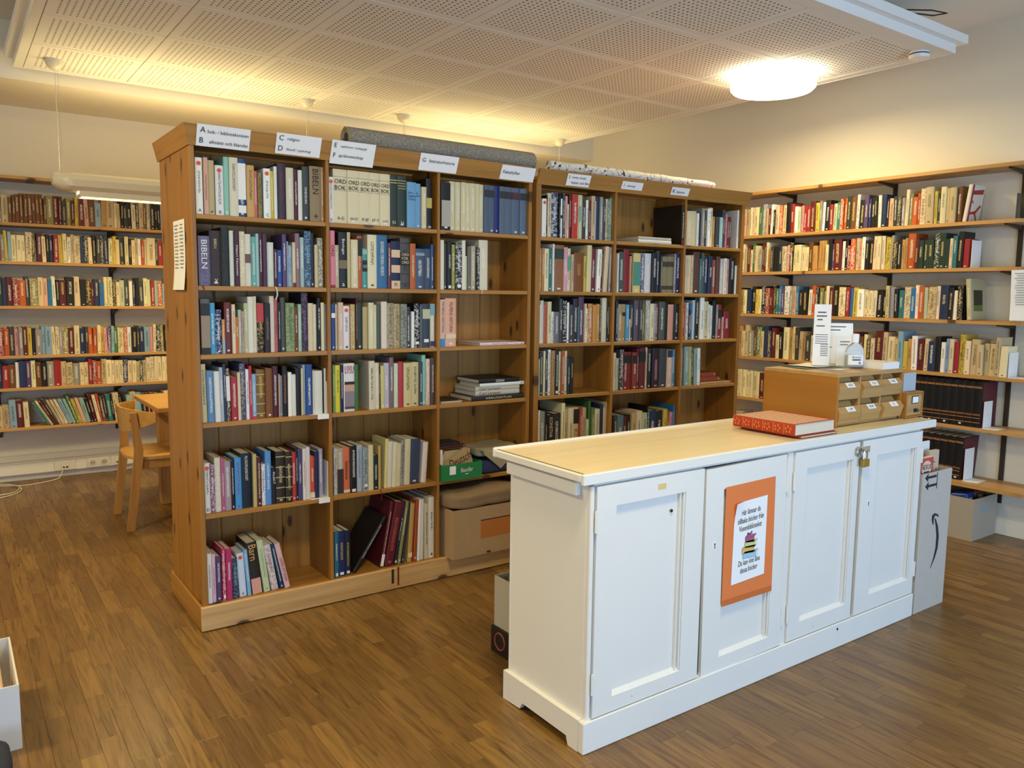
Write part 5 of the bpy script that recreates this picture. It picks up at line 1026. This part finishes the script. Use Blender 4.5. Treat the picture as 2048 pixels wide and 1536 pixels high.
# ------------------------------------------------------------------ on the counter
KT = .929
ct = thing('card_catalogue', 'oak card catalogue with six slanted drawers standing on the counter', 'card catalogue', (3.36, 2.13, KT))
cx0, cx1, cy0, cy1, cz1 = 3.095, 3.622, 1.937, 2.315, 1.161; bb = lambda n, a, c, m, p=ct, bv=.0015: box(n, a, c, m, p, bv)
bb('side_panel', (cx0, cy0, KT+.0005), (cx0+.012, cy1, cz1-.016), oakY); bb('side_panel', (cx1-.012, cy0, KT+.0005), (cx1, cy1, cz1-.016), oakY)
bb('top_panel', (cx0, cy0, cz1-.016), (cx1, cy1, cz1), oakX); bb('bottom_panel', (cx0+.012, cy0+.012, KT+.001), (cx1-.012, cy1, KT+.014), oakX); bb('back_panel', (cx0+.012, cy1-.006, KT+.014), (cx1-.012, cy1, cz1-.016), oakY)
cw = (cx1-cx0-.024)/3
for k in (1, 2): bb('divider', (cx0+.012+cw*k-.004, cy0+.004, KT+.014), (cx0+.012+cw*k+.004, cy1-.006, cz1-.016), oakX)
bb('middle_rail', (cx0+.012, cy0+.05, 1.037), (cx1-.012, cy1-.006, 1.043), oakX)
names = [['A-D', 'E-G', 'H-K'], ['L-M', 'N-R', 'S']]; rows_z = [(1.045, 1.143), (KT+.015, 1.036)]
for r_ in range(2):
    z0, z1 = rows_z[r_]
    for k in range(3):
        xa = cx0+.012+cw*k+(.005 if k else .001); xb = cx0+.012+cw*(k+1)-(.005 if k < 2 else .001)
        d = bpy.data.objects.new('drawer', None); d.empty_display_size = .03; link(d, ct); d.matrix_basis = wmat(ct).inverted() @ Matrix.Translation(((xa+xb)/2, cy0, z0))
        off = (.004, -.006, .0)[k] if r_ == 0 else (-.004, .0, -.010)[k]; hz_ = z1-z0; yf = cy0+off
        m = MB(); m.prism([(xa, yf+.004, z0), (xa, yf-.008, z0+hz_*.52), (xa, yf+.012, z0+hz_*.76), (xa, yf+.05, z0+hz_*.76), (xa, yf+.05, z0)], (xb-xa, 0, 0)); m.build('front', oakX, d)
        m = MB(); m.prism([(xa, yf+.028, z0+hz_*.765), (xa, yf+.042, z0+hz_*.985), (xa, yf+.06, z0+hz_*.985), (xa, yf+.06, z0+hz_*.765)], (xb-xa-.02, 0, 0)); m.build('card_stop', oakX, d)
        bb('tray', (xa+.003, yf+.062, z0), (xb-.003, cy1-.02, z0+.05), oakY, d)
        u1 = Vector((0, .020, hz_*.24)).normalized(); nn = X1.cross(u1); c = Vector(((xa+xb)/2+.01, yf+.002, z0+hz_*.64))
        m = MB(); m.prism([c-X1*.03-u1*.0125-nn*-.0005, c+X1*.03-u1*.0125-nn*-.0005, c+X1*.03+u1*.0125-nn*-.0005, c-X1*.03+u1*.0125-nn*-.0005], nn*.0006); lb = m.build('drawer_label', paper_m, d)
        text('lettering', names[r_][k], c+nn*.0016, X1, u1, ink_m, lb, None, .013)
st = thing('card_box', 'small single-drawer oak card box with brass label frame on the counter', 'card box', (3.70, 2.0, KT))
sx0, sx1, sy0, sz1 = 3.626, 3.776, 1.915, 1.05
bs_ = lambda n, a, c, m, p=st, bv=.0015: box(n, a, c, m, p, bv)
bs_('side_panel', (sx0, sy0, KT+.0005), (sx0+.008, 2.27, sz1), oakY); bs_('side_panel', (sx1-.008, sy0, KT+.0005), (sx1, 2.27, sz1), oakY); bs_('top_panel', (sx0+.008, sy0, sz1-.008), (sx1-.008, 2.27, sz1), oakY); bs_('bottom_panel', (sx0+.008, sy0, KT+.0005), (sx1-.008, 2.27, KT+.009), oakY)
dr = box('drawer_front', (sx0+.009, sy0+.004, KT+.010), (sx1-.009, sy0+.016, sz1-.0095), oakX, st, .001)
box('label_frame', (3.676, sy0+.0015, .995), (3.736, sy0+.004, 1.031), flat('dark_frame', '4a4440', .4, .6), dr); box('label_card', (3.681, sy0+.0005, .999), (3.731, sy0+.0016, 1.027), paper_m, dr)
MB().lathe((3.715, sy0-.006, .955), [(.004, 0), (.009, .003), (.009, .011), (.004, .014)], 14).build('drawer_pull', flat('dark_frame', '4a4440', .4, .6), dr, True); box('pull_plate', (3.70, sy0+.0016, .953), (3.73, sy0+.004, .971), flat('dark_frame', '4a4440', .4, .6), dr)
o = MB().box((3.645, 1.945, 1.0505), (3.755, 1.952, 1.138), .002).build('grey_plate', flat('blue_grey_plate', 'a8b4be', .5), None, origin=(3.70, 1.948, 1.0505)); tag(o, 'blue-grey square plate standing on the small card box', 'plate')
# red tome
M = Matrix.Translation((2.70, 1.865, KT+.0135)) @ Matrix(((0, 1, 0, 0), (0, 0, -1, .30), (-0, 0, 0, 0), (0, 0, 0, 1)))
def tome(z, th, col, label, pat, x0=2.70, y0=1.865, L=.30, d=.275):
    # spine faces -X, lying flat: local x up, local y -> +X, local z -> -Y
    M = Matrix.Translation((x0, y0+L, z)) @ Matrix(((0, 1, 0, 0), (0, 0, -1, 0), (1, 0, 0, 0), (0, 0, 0, 1)))
    return make_book(M, th, L, d, col, label, 'old books lying on the counter', st=0.0)
o = tome(KT+.0005, .009, '#8a3a2a', 'thin patterned book lying under the red tome on the counter', 0, 2.725, 1.853, .29, .25)
o = tome(KT+.0105, .048, '#ae3a20', 'thick red leather tome with gilt spine lying on the counter', 1)
gold = flat('gilt', 'cf8a4a', .4); pap = flat('marbled_cream', 'd8c49c', .6)
for k in range(6):
    zc = .30*(k+.5)/6-.004
    m = MBL(o); m.box((.004, -.0012, .30*k/6-.0012+.002), (.044, .0005, .30*k/6+.0028)); m.build_local('raised_band', gold, o)
    for a in range(5):
        an = a*1.26+k; m = MBL(o); cxx, czz = .024+.011*math.cos(an), zc+.012*math.sin(an); m.box((cxx-.004, -.0010, czz-.0025), (cxx+.004, .0005, czz+.0025)); m.build_local('gilt_ornament', gold, o)
for k in range(9): m = MBL(o); m.box((.0478, .012+.027*k, .006), (.0486, .022+.027*k, .294)); m.build_local('cover_stripe', pap, o)
# papers and display stands on the catalogue
zt_ = cz1+.0008
for k, (dx, dy, rz, col, lab, w_, h_) in enumerate(((3.36, 2.16, .25, 'e8e2d4', 'loose cream sheet lying under the stand on the card catalogue', .26, .19), (3.30, 2.20, -.3, '3c5a50', 'dark green folder lying on the card catalogue', .24, .18), (3.34, 2.24, .1, 'e6dcc8', 'curled cream sheet on the green folder', .21, .15))):
    z = zt_+.0012*k; T = Matrix.Translation((dx, dy, z)) @ Matrix.Rotation(rz, 4, 'Z')
    m = MB(T); m.sheet(lambda u, v: Vector(((u-.5)*w_, (v-.5)*h_, .004*(u-.5)**2*4*(1 if k == 2 else .2))), 8, 4, .0006); o = m.build('paper_sheet', flat('sheet_'+col, col, .7), None, True, origin=(dx, dy, z)); tag(o, lab, 'paper')
zt_ += .0045
def stand(c, rz, w_, h_, label, lines, foot=.06, tilt=8):
    t = thing('sign_stand', label, 'sign', c, rz); T = Matrix.Translation(c) @ Matrix.Rotation(rz, 4, 'Z')
    Tt = T @ Matrix.Rotation(-R(tilt), 4, 'X')
    box('sheet', (-w_/2, 0, .002), (w_/2, .0015, h_), paper_m, t, T=Tt); box('acrylic_foot', (-w_/2, 0, 0), (w_/2, foot, .003), flat('acrylic', 'd8dcd8', .2), t, T=T)
    for k, (fy, fw, hh, x0) in enumerate(lines):
        box('printed_line', (-w_/2+x0*w_, -.0006, h_*fy), (-w_/2+(x0+fw)*w_, 0, h_*fy+hh), flat('grey_print2', '55575a', .8), t, T=Tt)
c = atZ(1634, 736, zt_); c = Vector((3.36, 2.20, zt_))
stand(tuple(c), R(-52), .075, .288, 'tall narrow white sign with printed lines on the card catalogue', [(.86, .5, .006, .2), (.80, .6, .006, .15), (.74, .3, .006, .2), (.64, .5, .005, .15)] + [(.5-.035*k, .75, .0028, .12) for k in range(5)] + [(.16+.03*k, .45, .003, .45) for k in range(7)], tilt=2)
stand((3.505, 2.215, zt_), R(-40), .17, .20, 'white leaflet standing behind the sanitizer bottle', [(.9, .6, .005, .2), (.82, .3, .005, .35), (.5, .25, .004, .1), (.4, .3, .004, .1)], tilt=10)
stand((3.455, 2.130, zt_), R(-40), .09, .14, 'small cream card leaning beside the sanitizer bottle', [(.8, .5, .004, .2), (.7, .4, .004, .2)], foot=.02, tilt=5)
t = thing('sanitizer_bottle', 'clear plastic sanitizer bottle with white cap on the card catalogue', 'bottle', (3.435, 2.075, zt_))
cl = glass('clear_plastic'); bx0 = (3.435, 2.075, zt_)
T = Matrix.Translation(bx0) @ Matrix.Rotation(R(-35), 4, 'Z') @ Matrix.Diagonal((1, .62, 1, 1)); m = MB(T); m.lathe((0, 0, 0), [(.040, .001), (.043, .006), (.043, .07), (.040, .085), (.030, .10), (.016, .112), (.014, .118)], 28); m.build('body', cl, t, True)
m = MB(T); m.lathe((0, 0, 0), [(.034, .003), (.038, .006), (.038, .055), (.02, .056)], 24); m.build('gel', flat('gel', 'c8d4d0', .2), t, True)
m = MB(T); m.lathe((0, 0, 0), [(.017, .114), (.018, .15), (.016, .154)], 20); m.build('cap', white_m, t, True)
Tl = Matrix.Translation(bx0) @ Matrix.Rotation(R(-35), 4, 'Z')
m = MB(Tl); m.sheet(lambda u, v: Vector((.0436*math.sin((u-.5)*1.9), -.62*.0436*math.cos((u-.5)*1.9)-.0006, .012+.045*v)), 8, 1, .0004); lb = m.build('label', paper_m, t, True)
R3 = Tl.to_3x3(); text('lettering', 'Bistelut', Tl @ Vector((0, -.0300, .048)), R3 @ X1, R3 @ Z1, ink_m, lb, .042, .009); box('printed_line', (-.02, -.0302, .033), (.018, -.0297, .038), ink_m, lb, T=Tl)
m = MB(Tl); m.prism([(.014+.005*math.cos(a), -.0296, .021+.005*math.sin(a)) for a in [2*math.pi*k/14 for k in range(14)]], (0, .0004, 0)); m.build('red_seal', flat('red_seal', 'c04a50', .6), lb)
t = thing('white_tray', 'shallow white card tray beside the sanitizer on the card catalogue', 'tray', (3.54, 2.03, cz1))
a, c = (3.475, 1.955, cz1+.0005), (3.612, 2.10, cz1+.032)
box('bottom', (a[0], a[1], a[2]), (c[0], c[1], a[2]+.002), white_m, t)
for p, q in (((a[0], a[1], a[2]+.002), (c[0], a[1]+.002, c[2])), ((a[0], c[1]-.002, a[2]+.002), (c[0], c[1], c[2])), ((a[0], a[1]+.002, a[2]+.002), (a[0]+.002, c[1]-.002, c[2])), ((c[0]-.002, a[1]+.002, a[2]+.002), (c[0], c[1]-.002, c[2]))): box('side', p, q, white_m, t)
box('card_filler', (a[0]+.004, a[1]+.004, a[2]+.003), (c[0]-.004, c[1]-.004, c[2]-.006), flat('filler', 'd8cca8', .8), t)

# ================================================================== FLOOR THINGS
def open_box(name, label, cat, x0, x1, y0, y1, z0, z1, mat, th=.005, rz=0, inner=None, taper=0):
    cx, cy = (x0+x1)/2, (y0+y1)/2; t = thing(name, label, cat, (cx, cy, z0), rz); T = Matrix.Translation((cx, cy, 0)) @ Matrix.Rotation(rz, 4, 'Z') @ Matrix.Translation((-cx, -cy, 0))
    B = lambda n, a, c: box(n, a, c, mat, t, 0, T=T)
    fw = B('front_wall', (x0, y0, z0), (x1, y0+th, z1)); B('back_wall', (x0, y1-th, z0), (x1, y1, z1)); sw = B('side_wall', (x0, y0+th, z0), (x0+th, y1-th, z1)); B('side_wall', (x1-th, y0+th, z0), (x1, y1-th, z1)); B('bottom', (x0+th, y0+th, z0), (x1-th, y1-th, z0+th))
    return t, T
AX0, AX1, AY0, AY1, AZ = 3.655, 3.932, 1.832, 2.13, .675
t, T = open_box('shipping_box', 'tall grey cardboard shipping box with arrow print beside the counter', 'box', AX0, AX1, AY0, AY1, .0008, AZ, greycard)
blk = flat('black_print', '1b1e26', .7); yv = AY0-.0006
def pr(name, pts): MB().prism([(x, yv, z) for x, z in pts], (0, .0005, 0)).build(name, blk, t)
fz = lambda u, v: (atY(u, v, AY0).x, atY(u, v, AY0).z)
for vv_ in (957, 974):
    (xa, z) = fz(1850, vv_); xb = fz(1873, vv_-3)[0]
    pr('printed_arrow', [(xa, z), (xa+.03, z+.02), (xa+.03, z+.006), (xb, z+.006), (xb, z-.006), (xa+.03, z-.006), (xa+.03, z-.02)])
(xa, z1_) = fz(1875, 945); (xb, z0_) = fz(1873, 977); pr('printed_bar', [(xa-.002, z0_), (xa+.004, z0_), (xa+.004, z1_), (xa-.002, z1_)])
# curved smile mark, printed turned upright
def stroke(name, cl, wd):
    n = len(cl); L, Rr = [], []
    for i in range(n):
        p0, p1 = Vector(cl[max(i-1, 0)]), Vector(cl[min(i+1, n-1)]); d = (p1-p0).normalized(); q = Vector((-d.y, d.x))*wd[i]/2; c = Vector(cl[i]); L.append(tuple(c+q)); Rr.append(tuple(c-q))
    for i in range(n-1): pr(name, [fz(*L[i]), fz(*L[i+1]), fz(*Rr[i+1]), fz(*Rr[i])])
stroke('printed_curve', [(1870, 1037), (1873.5, 1052), (1875, 1072), (1873, 1095), (1868, 1115), (1860, 1137)], [2.5, 4.5, 5, 4.5, 3, .6])
stroke('printed_hook', [(1866, 1049), (1865.2, 1040), (1866.5, 1032), (1870, 1028.5), (1874.5, 1030), (1877, 1034)], [2, 4, 5.5, 5, 4, .8])
o = MB().box((3.664, 1.91, .02), (3.885, 1.918, .80), .003).build('white_board', white_m, None, origin=(3.77, 1.914, .02)); o.rotation_euler = (R(-1), 0, 0); tag(o, 'white board standing inside the tall shipping box', 'board')
t2 = thing('carton', 'red and pink printed carton sticking out of the shipping box', 'carton', (3.72, 1.86, .1)); box('carton_body', (3.662, 1.852, .45), (3.785, 1.872, .745), flat('carton_pink', 'd8b8a8', .6), t2, .001)
box('red_print', (3.664, 1.8514, .60), (3.784, 1.852, .743), flat('carton_red', 'b8443c', .6), t2); m = MB(); m.prism([(3.724+.045*math.cos(a), 1.8508, .695+.035*math.sin(a)) for a in [2*math.pi*k/20 for k in range(20)]], (0, .0004, 0)); m.build('light_patch', flat('carton_light', 'dcc0a4', .6), t2)
text('lettering', 'AEXUX', (3.724, 1.8502, .70), X1, Z1, blk, t2, .085, .024); box('printed_line', (3.70, 1.8504, .672), (3.748, 1.8508, .679), blk, t2)
t2 = thing('carton', 'plain beige carton sticking out of the shipping box', 'carton', (3.84, 1.88, .1)); box('carton_body', (3.795, 1.876, .45), (3.885, 1.896, .762), flat('carton_beige', 'c4ae94', .7), t2, .001); box('printed_mark', (3.805, 1.8754, .705), (3.812, 1.876, .725), blk, t2); box('printed_mark', (3.816, 1.8754, .705), (3.85, 1.876, .709), blk, t2); box('printed_mark', (3.86, 1.8754, .665), (3.868, 1.876, .675), blk, t2)
# box under the wall shelves
t, T = open_box('archive_box', 'open grey-brown archive box with hand hole under the wall shelves', 'box', 5.085, 5.395, 2.225, 2.62, .0008, .265, flat('archive_card', 'aa9f8c', .8), .004)
m = MB(); m.prism([(5.24+.035*math.cos(a)+(.018 if math.cos(a) > 0 else -.018), 2.2242, .185+.018*math.sin(a)) for a in [2*math.pi*k/20 for k in range(20)]], (0, .0015, 0)); m.build('hand_hole', flat('hole_dark', '8fa0b0', .8), t)
for k, (col, lab) in enumerate((('1f3f8a', 'blue packet lying in the archive box'), ('6a3c20', 'brown packet lying in the archive box'), ('3a3a30', 'dark packet lying in the archive box'))):
    T = Matrix.Translation((5.175+.14*(k % 2), 2.335+.15*(k == 2), .228)) @ Matrix.Rotation(R((8, -6, 4)[k]), 4, 'Z') @ Matrix.Rotation(R(-8), 4, 'X')
    o = MB(T).box((-.06, -.05, -.215), (.06, .05, .05), .006).build('packet', flat('pk_'+col, col, .5, noise_amt=.3, scale=40), None, origin=tuple(T.translation)); tag(o, lab, 'packet')
    s_ = MB(T).box((-.03, -.0508, -.02), (.02, -.05, .02)).build('printed_patch', flat('pk_white', 'd8dce4', .6), o)
# boxes behind the counter
t = thing('printed_carton', 'low black printed carton on the floor behind the counter', 'carton', (1.95, 2.48, 0)); blkc = flat('carton_black', '1a1614', .5)
box('carton_body', (1.79, 2.30, .0008), (2.12, 2.637, .112), blkc, t, .002); text('lettering', 'Wr', (1.83, 2.2992, .03), X1, Z1, white_m, t, .05, .03)
m = MB(); m.tube([(1.789, 2.57+.035*math.cos(a), .06+.035*math.sin(a)) for a in [2*math.pi*k/20 for k in range(21)]], .004, 5); m.build('printed_ring', flat('print_rust', '8a4a34', .6), t)
text('lettering', 'Wr', (1.7892, 2.40, .03), -Y1, Z1, white_m, t, .06, .035)
t, T = open_box('storage_box', 'grey storage box standing on the black carton behind the counter', 'box', 1.80, 2.10, 2.31, 2.628, .1125, .325, flat('storage_grey', 'b0a894', .7), .004)
o = soft_slab('', None, (1.822, 2.332, .118), (2.078, 2.606, .345), 2, .01).build('green_cloth', flat('green_leafy', '4a5a2c', .8, noise_amt=.5, scale=70), None, True, origin=(1.95, 2.47, .118)); tag(o, 'mottled green cloth lying in the grey storage box', 'cloth')
# box at the near edge of the floor
t, T = open_box('carton_tray', 'white cardboard box holding beige files on the parquet off the end panel', 'box', -.33, .130, 2.887, 3.32, .0008, .217, flat('white_card', 'd0ccc8', .7), .006)
o = MB().box((-.30, 2.91, .008), (.09, 3.26, .19), .006).build('file_block', flat('file_beige', 'd8b896', .7), None, origin=(-.1, 3.1, .008)); tag(o, 'beige file block inside the white cardboard box', 'files')
o = soft_slab('', None, (-.16, 2.58, .0008), (.092, 2.80, .11), 11, .006).build('fabric_bag', flat('navy_fabric', '1c2434', .7), None, True, origin=(-.03, 2.69, 0)); tag(o, 'small navy fabric bag on the floor beside the white box', 'bag')

# ================================================================== TABLE, CHAIR, SOCKETS
t = thing('reading_table', 'beech reading table with slab legs by the back wall shelves', 'table', (1.8, 5.81, 0))
box('table_top', (1.08, 5.415, .70), (2.5, 6.205, .732), beechX, t, .004)
for xx in (1.16, 2.28): box('slab_leg', (xx, 5.80, .0008), (xx+.11, 5.88, .70), beech, t, .003); box('foot_rail', (xx+.02, 5.5, .64), (xx+.09, 6.12, .70), beech, t, .003)
box('stretcher', (1.27, 5.82, .3), (2.28, 5.86, .42), beech, t, .003)
t = thing('wooden_chair', 'beech chair with curved backrest tucked in at the reading table', 'chair', (1.07, 5.49, 0), 0)
for sy in (5.255, 5.725):
    T = None; m = MB(); s = 1 if sy < 5.5 else -1
    path = [(.868, .0005), (.925, .44), (.93, .50), (.905, .735)]; wv_ = [.042, .052, .05, .036]
    poly = [(x-w_/2, sy-.016, z) for (x, z), w_ in zip(path, wv_)] + [(x+w_/2, sy-.016, z) for (x, z), w_ in list(zip(path, wv_))[::-1]]
    m.prism(poly, (0, .032, 0)); m.build('rear_leg', beech, t)
for sy in (5.27, 5.71):
    m = MB(); m.prism([(1.255, sy-.017, .0005), (1.29, sy-.017, .0005), (1.27, sy-.017, .425), (1.225, sy-.017, .425)], (0, .034, 0)); m.build('front_leg', beech, t)
def seatp(): return [(1.10+.225*(abs(math.cos(a))**.6)*(1 if math.cos(a) > 0 else -1), 5.49+.235*(abs(math.sin(a))**.6)*(1 if math.sin(a) > 0 else -1), .435) for a in [2*math.pi*k/32 for k in range(32)]]
MB().prism(seatp(), (0, 0, .018)).build('seat', beechX, t)
box('side_apron', (.95, 5.272, .375), (1.24, 5.292, .434), beech, t, .003); box('side_apron', (.95, 5.688, .375), (1.24, 5.708, .434), beech, t, .003); box('front_apron', (1.225, 5.29, .375), (1.245, 5.69, .434), beech, t, .003)
def back(u, v):
    y = 5.15+.68*u; k = (u-.5)*2; x = .872+.15*k*k+.012*(1-v)*(1-k*k); zb = .598+.085*k*k; zt2 = .752-.012*k*k
    return Vector((x, y, zb+(zt2-zb)*v))
MB().sheet(back, 18, 4, .012).build('backrest', beechX, t, True)
for sy in (5.255, 5.725): MB().tube([(.892, sy, .69), (.884, sy, .69)], .006, 8).build('screw_cap', brass, t)
sockm = flat('socket_white', 'ded8c6', .4)
def outlet(x0, x1, label, kind):
    yb = WB-.055; t = thing('wall_outlet', label, 'outlet', ((x0+x1)/2, yb, .09)); z0, z1 = .056, .136
    box('cover_plate', (x0, yb-.008, z0), (x1, yb-.0005, z1), sockm, t, .003); n = 2 if kind == 's' else 1
    for k in range(n):
        cx = x0+(x1-x0)*(k+.5)/n
        if kind == 's':
            T = Matrix.Translation((cx, yb-.008, .096)) @ Matrix.Rotation(R(90), 4, 'X'); s_ = MB(T).lathe((0, 0, 0), [(.03, .0), (.03, .003), (.024, .003), (.022, .001)], 24).build('socket_ring', sockm, t, True)
            T2 = Matrix.Translation((cx, yb-.0118, .096)) @ Matrix.Rotation(R(90), 4, 'X'); MB(T2).lathe((0, 0, 0), [(.0195, -.001), (.0195, .0004)], 20).build('socket_well', flat('socket_shade', 'b8b09a', .5), s_)
            for dx in (-.009, .009): box('pin_hole', (cx+dx-.003, yb-.0128, .093), (cx+dx+.003, yb-.0122, .099), ink_m, s_)
        else:
            box('module', (cx-.03, yb-.011, .06), (cx+.03, yb-.008, .132), sockm, t, .001)
            for dx in (-.012, .012): box('port', (cx+dx-.008, yb-.0118, .076), (cx+dx+.008, yb-.0112, .088), ink_m, t)
outlet(.64, .79, 'data outlet with a white cable plugged in on the duct', 'd'); outlet(.868, 1.034, 'double power socket on the cable duct', 's'); outlet(1.045, 1.16, 'data outlet with nothing plugged in beside the power socket', 'd')
cab = [(.70, 7.072, .08), (.69, 7.06, .05), (.675, 7.055, .02), (.65, 7.02, .006), (.55, 6.96, .0045), (.42, 6.92, .0045), (.27, 6.99, .0045), (.12, 7.02, .0045), (-.1, 6.99, .0045)]
loop = [(.10, 7.03, .0135), (.26, 7.02, .0135), (.36, 6.92, .0135), (.395, 6.80, .0100), (.36, 6.68, .0045), (.27, 6.60, .0045), (.15, 6.58, .0045), (-.05, 6.6, .0045), (-.1, 6.7, .0045), (.1, 6.66, .009), (.27, 6.66, .0095), (.35, 6.72, .0045), (.385, 6.83, .0055)]
def smooth_path(p, n=6):
    p = [Vector(q) for q in p]; out = []
    for i in range(len(p)-1):
        a, b_, c, d = p[max(i-1, 0)], p[i], p[i+1], p[min(i+2, len(p)-1)]
        for k in range(n):
            t_ = k/n; out.append(.5*((2*b_)+(c-a)*t_+(2*a-5*b_+4*c-d)*t_*t_+(3*b_-a-3*c+d)*t_**3))
    return out+[p[-1]]
o = MB().tube(smooth_path(cab), .004, 6).build('network_cable', flat('cable_white', 'd8d0bc', .5), None, True, origin=(.4, 6.95, 0)); tag(o, 'white network cable running from the data outlet over the parquet', 'cable')
o = MB().tube(smooth_path(loop), .004, 6).build('network_cable', flat('cable_white', 'd8d0bc', .5), None, True, origin=(.2, 6.8, 0)); tag(o, 'loose loops of white cable on the parquet near the baseboard', 'cable')
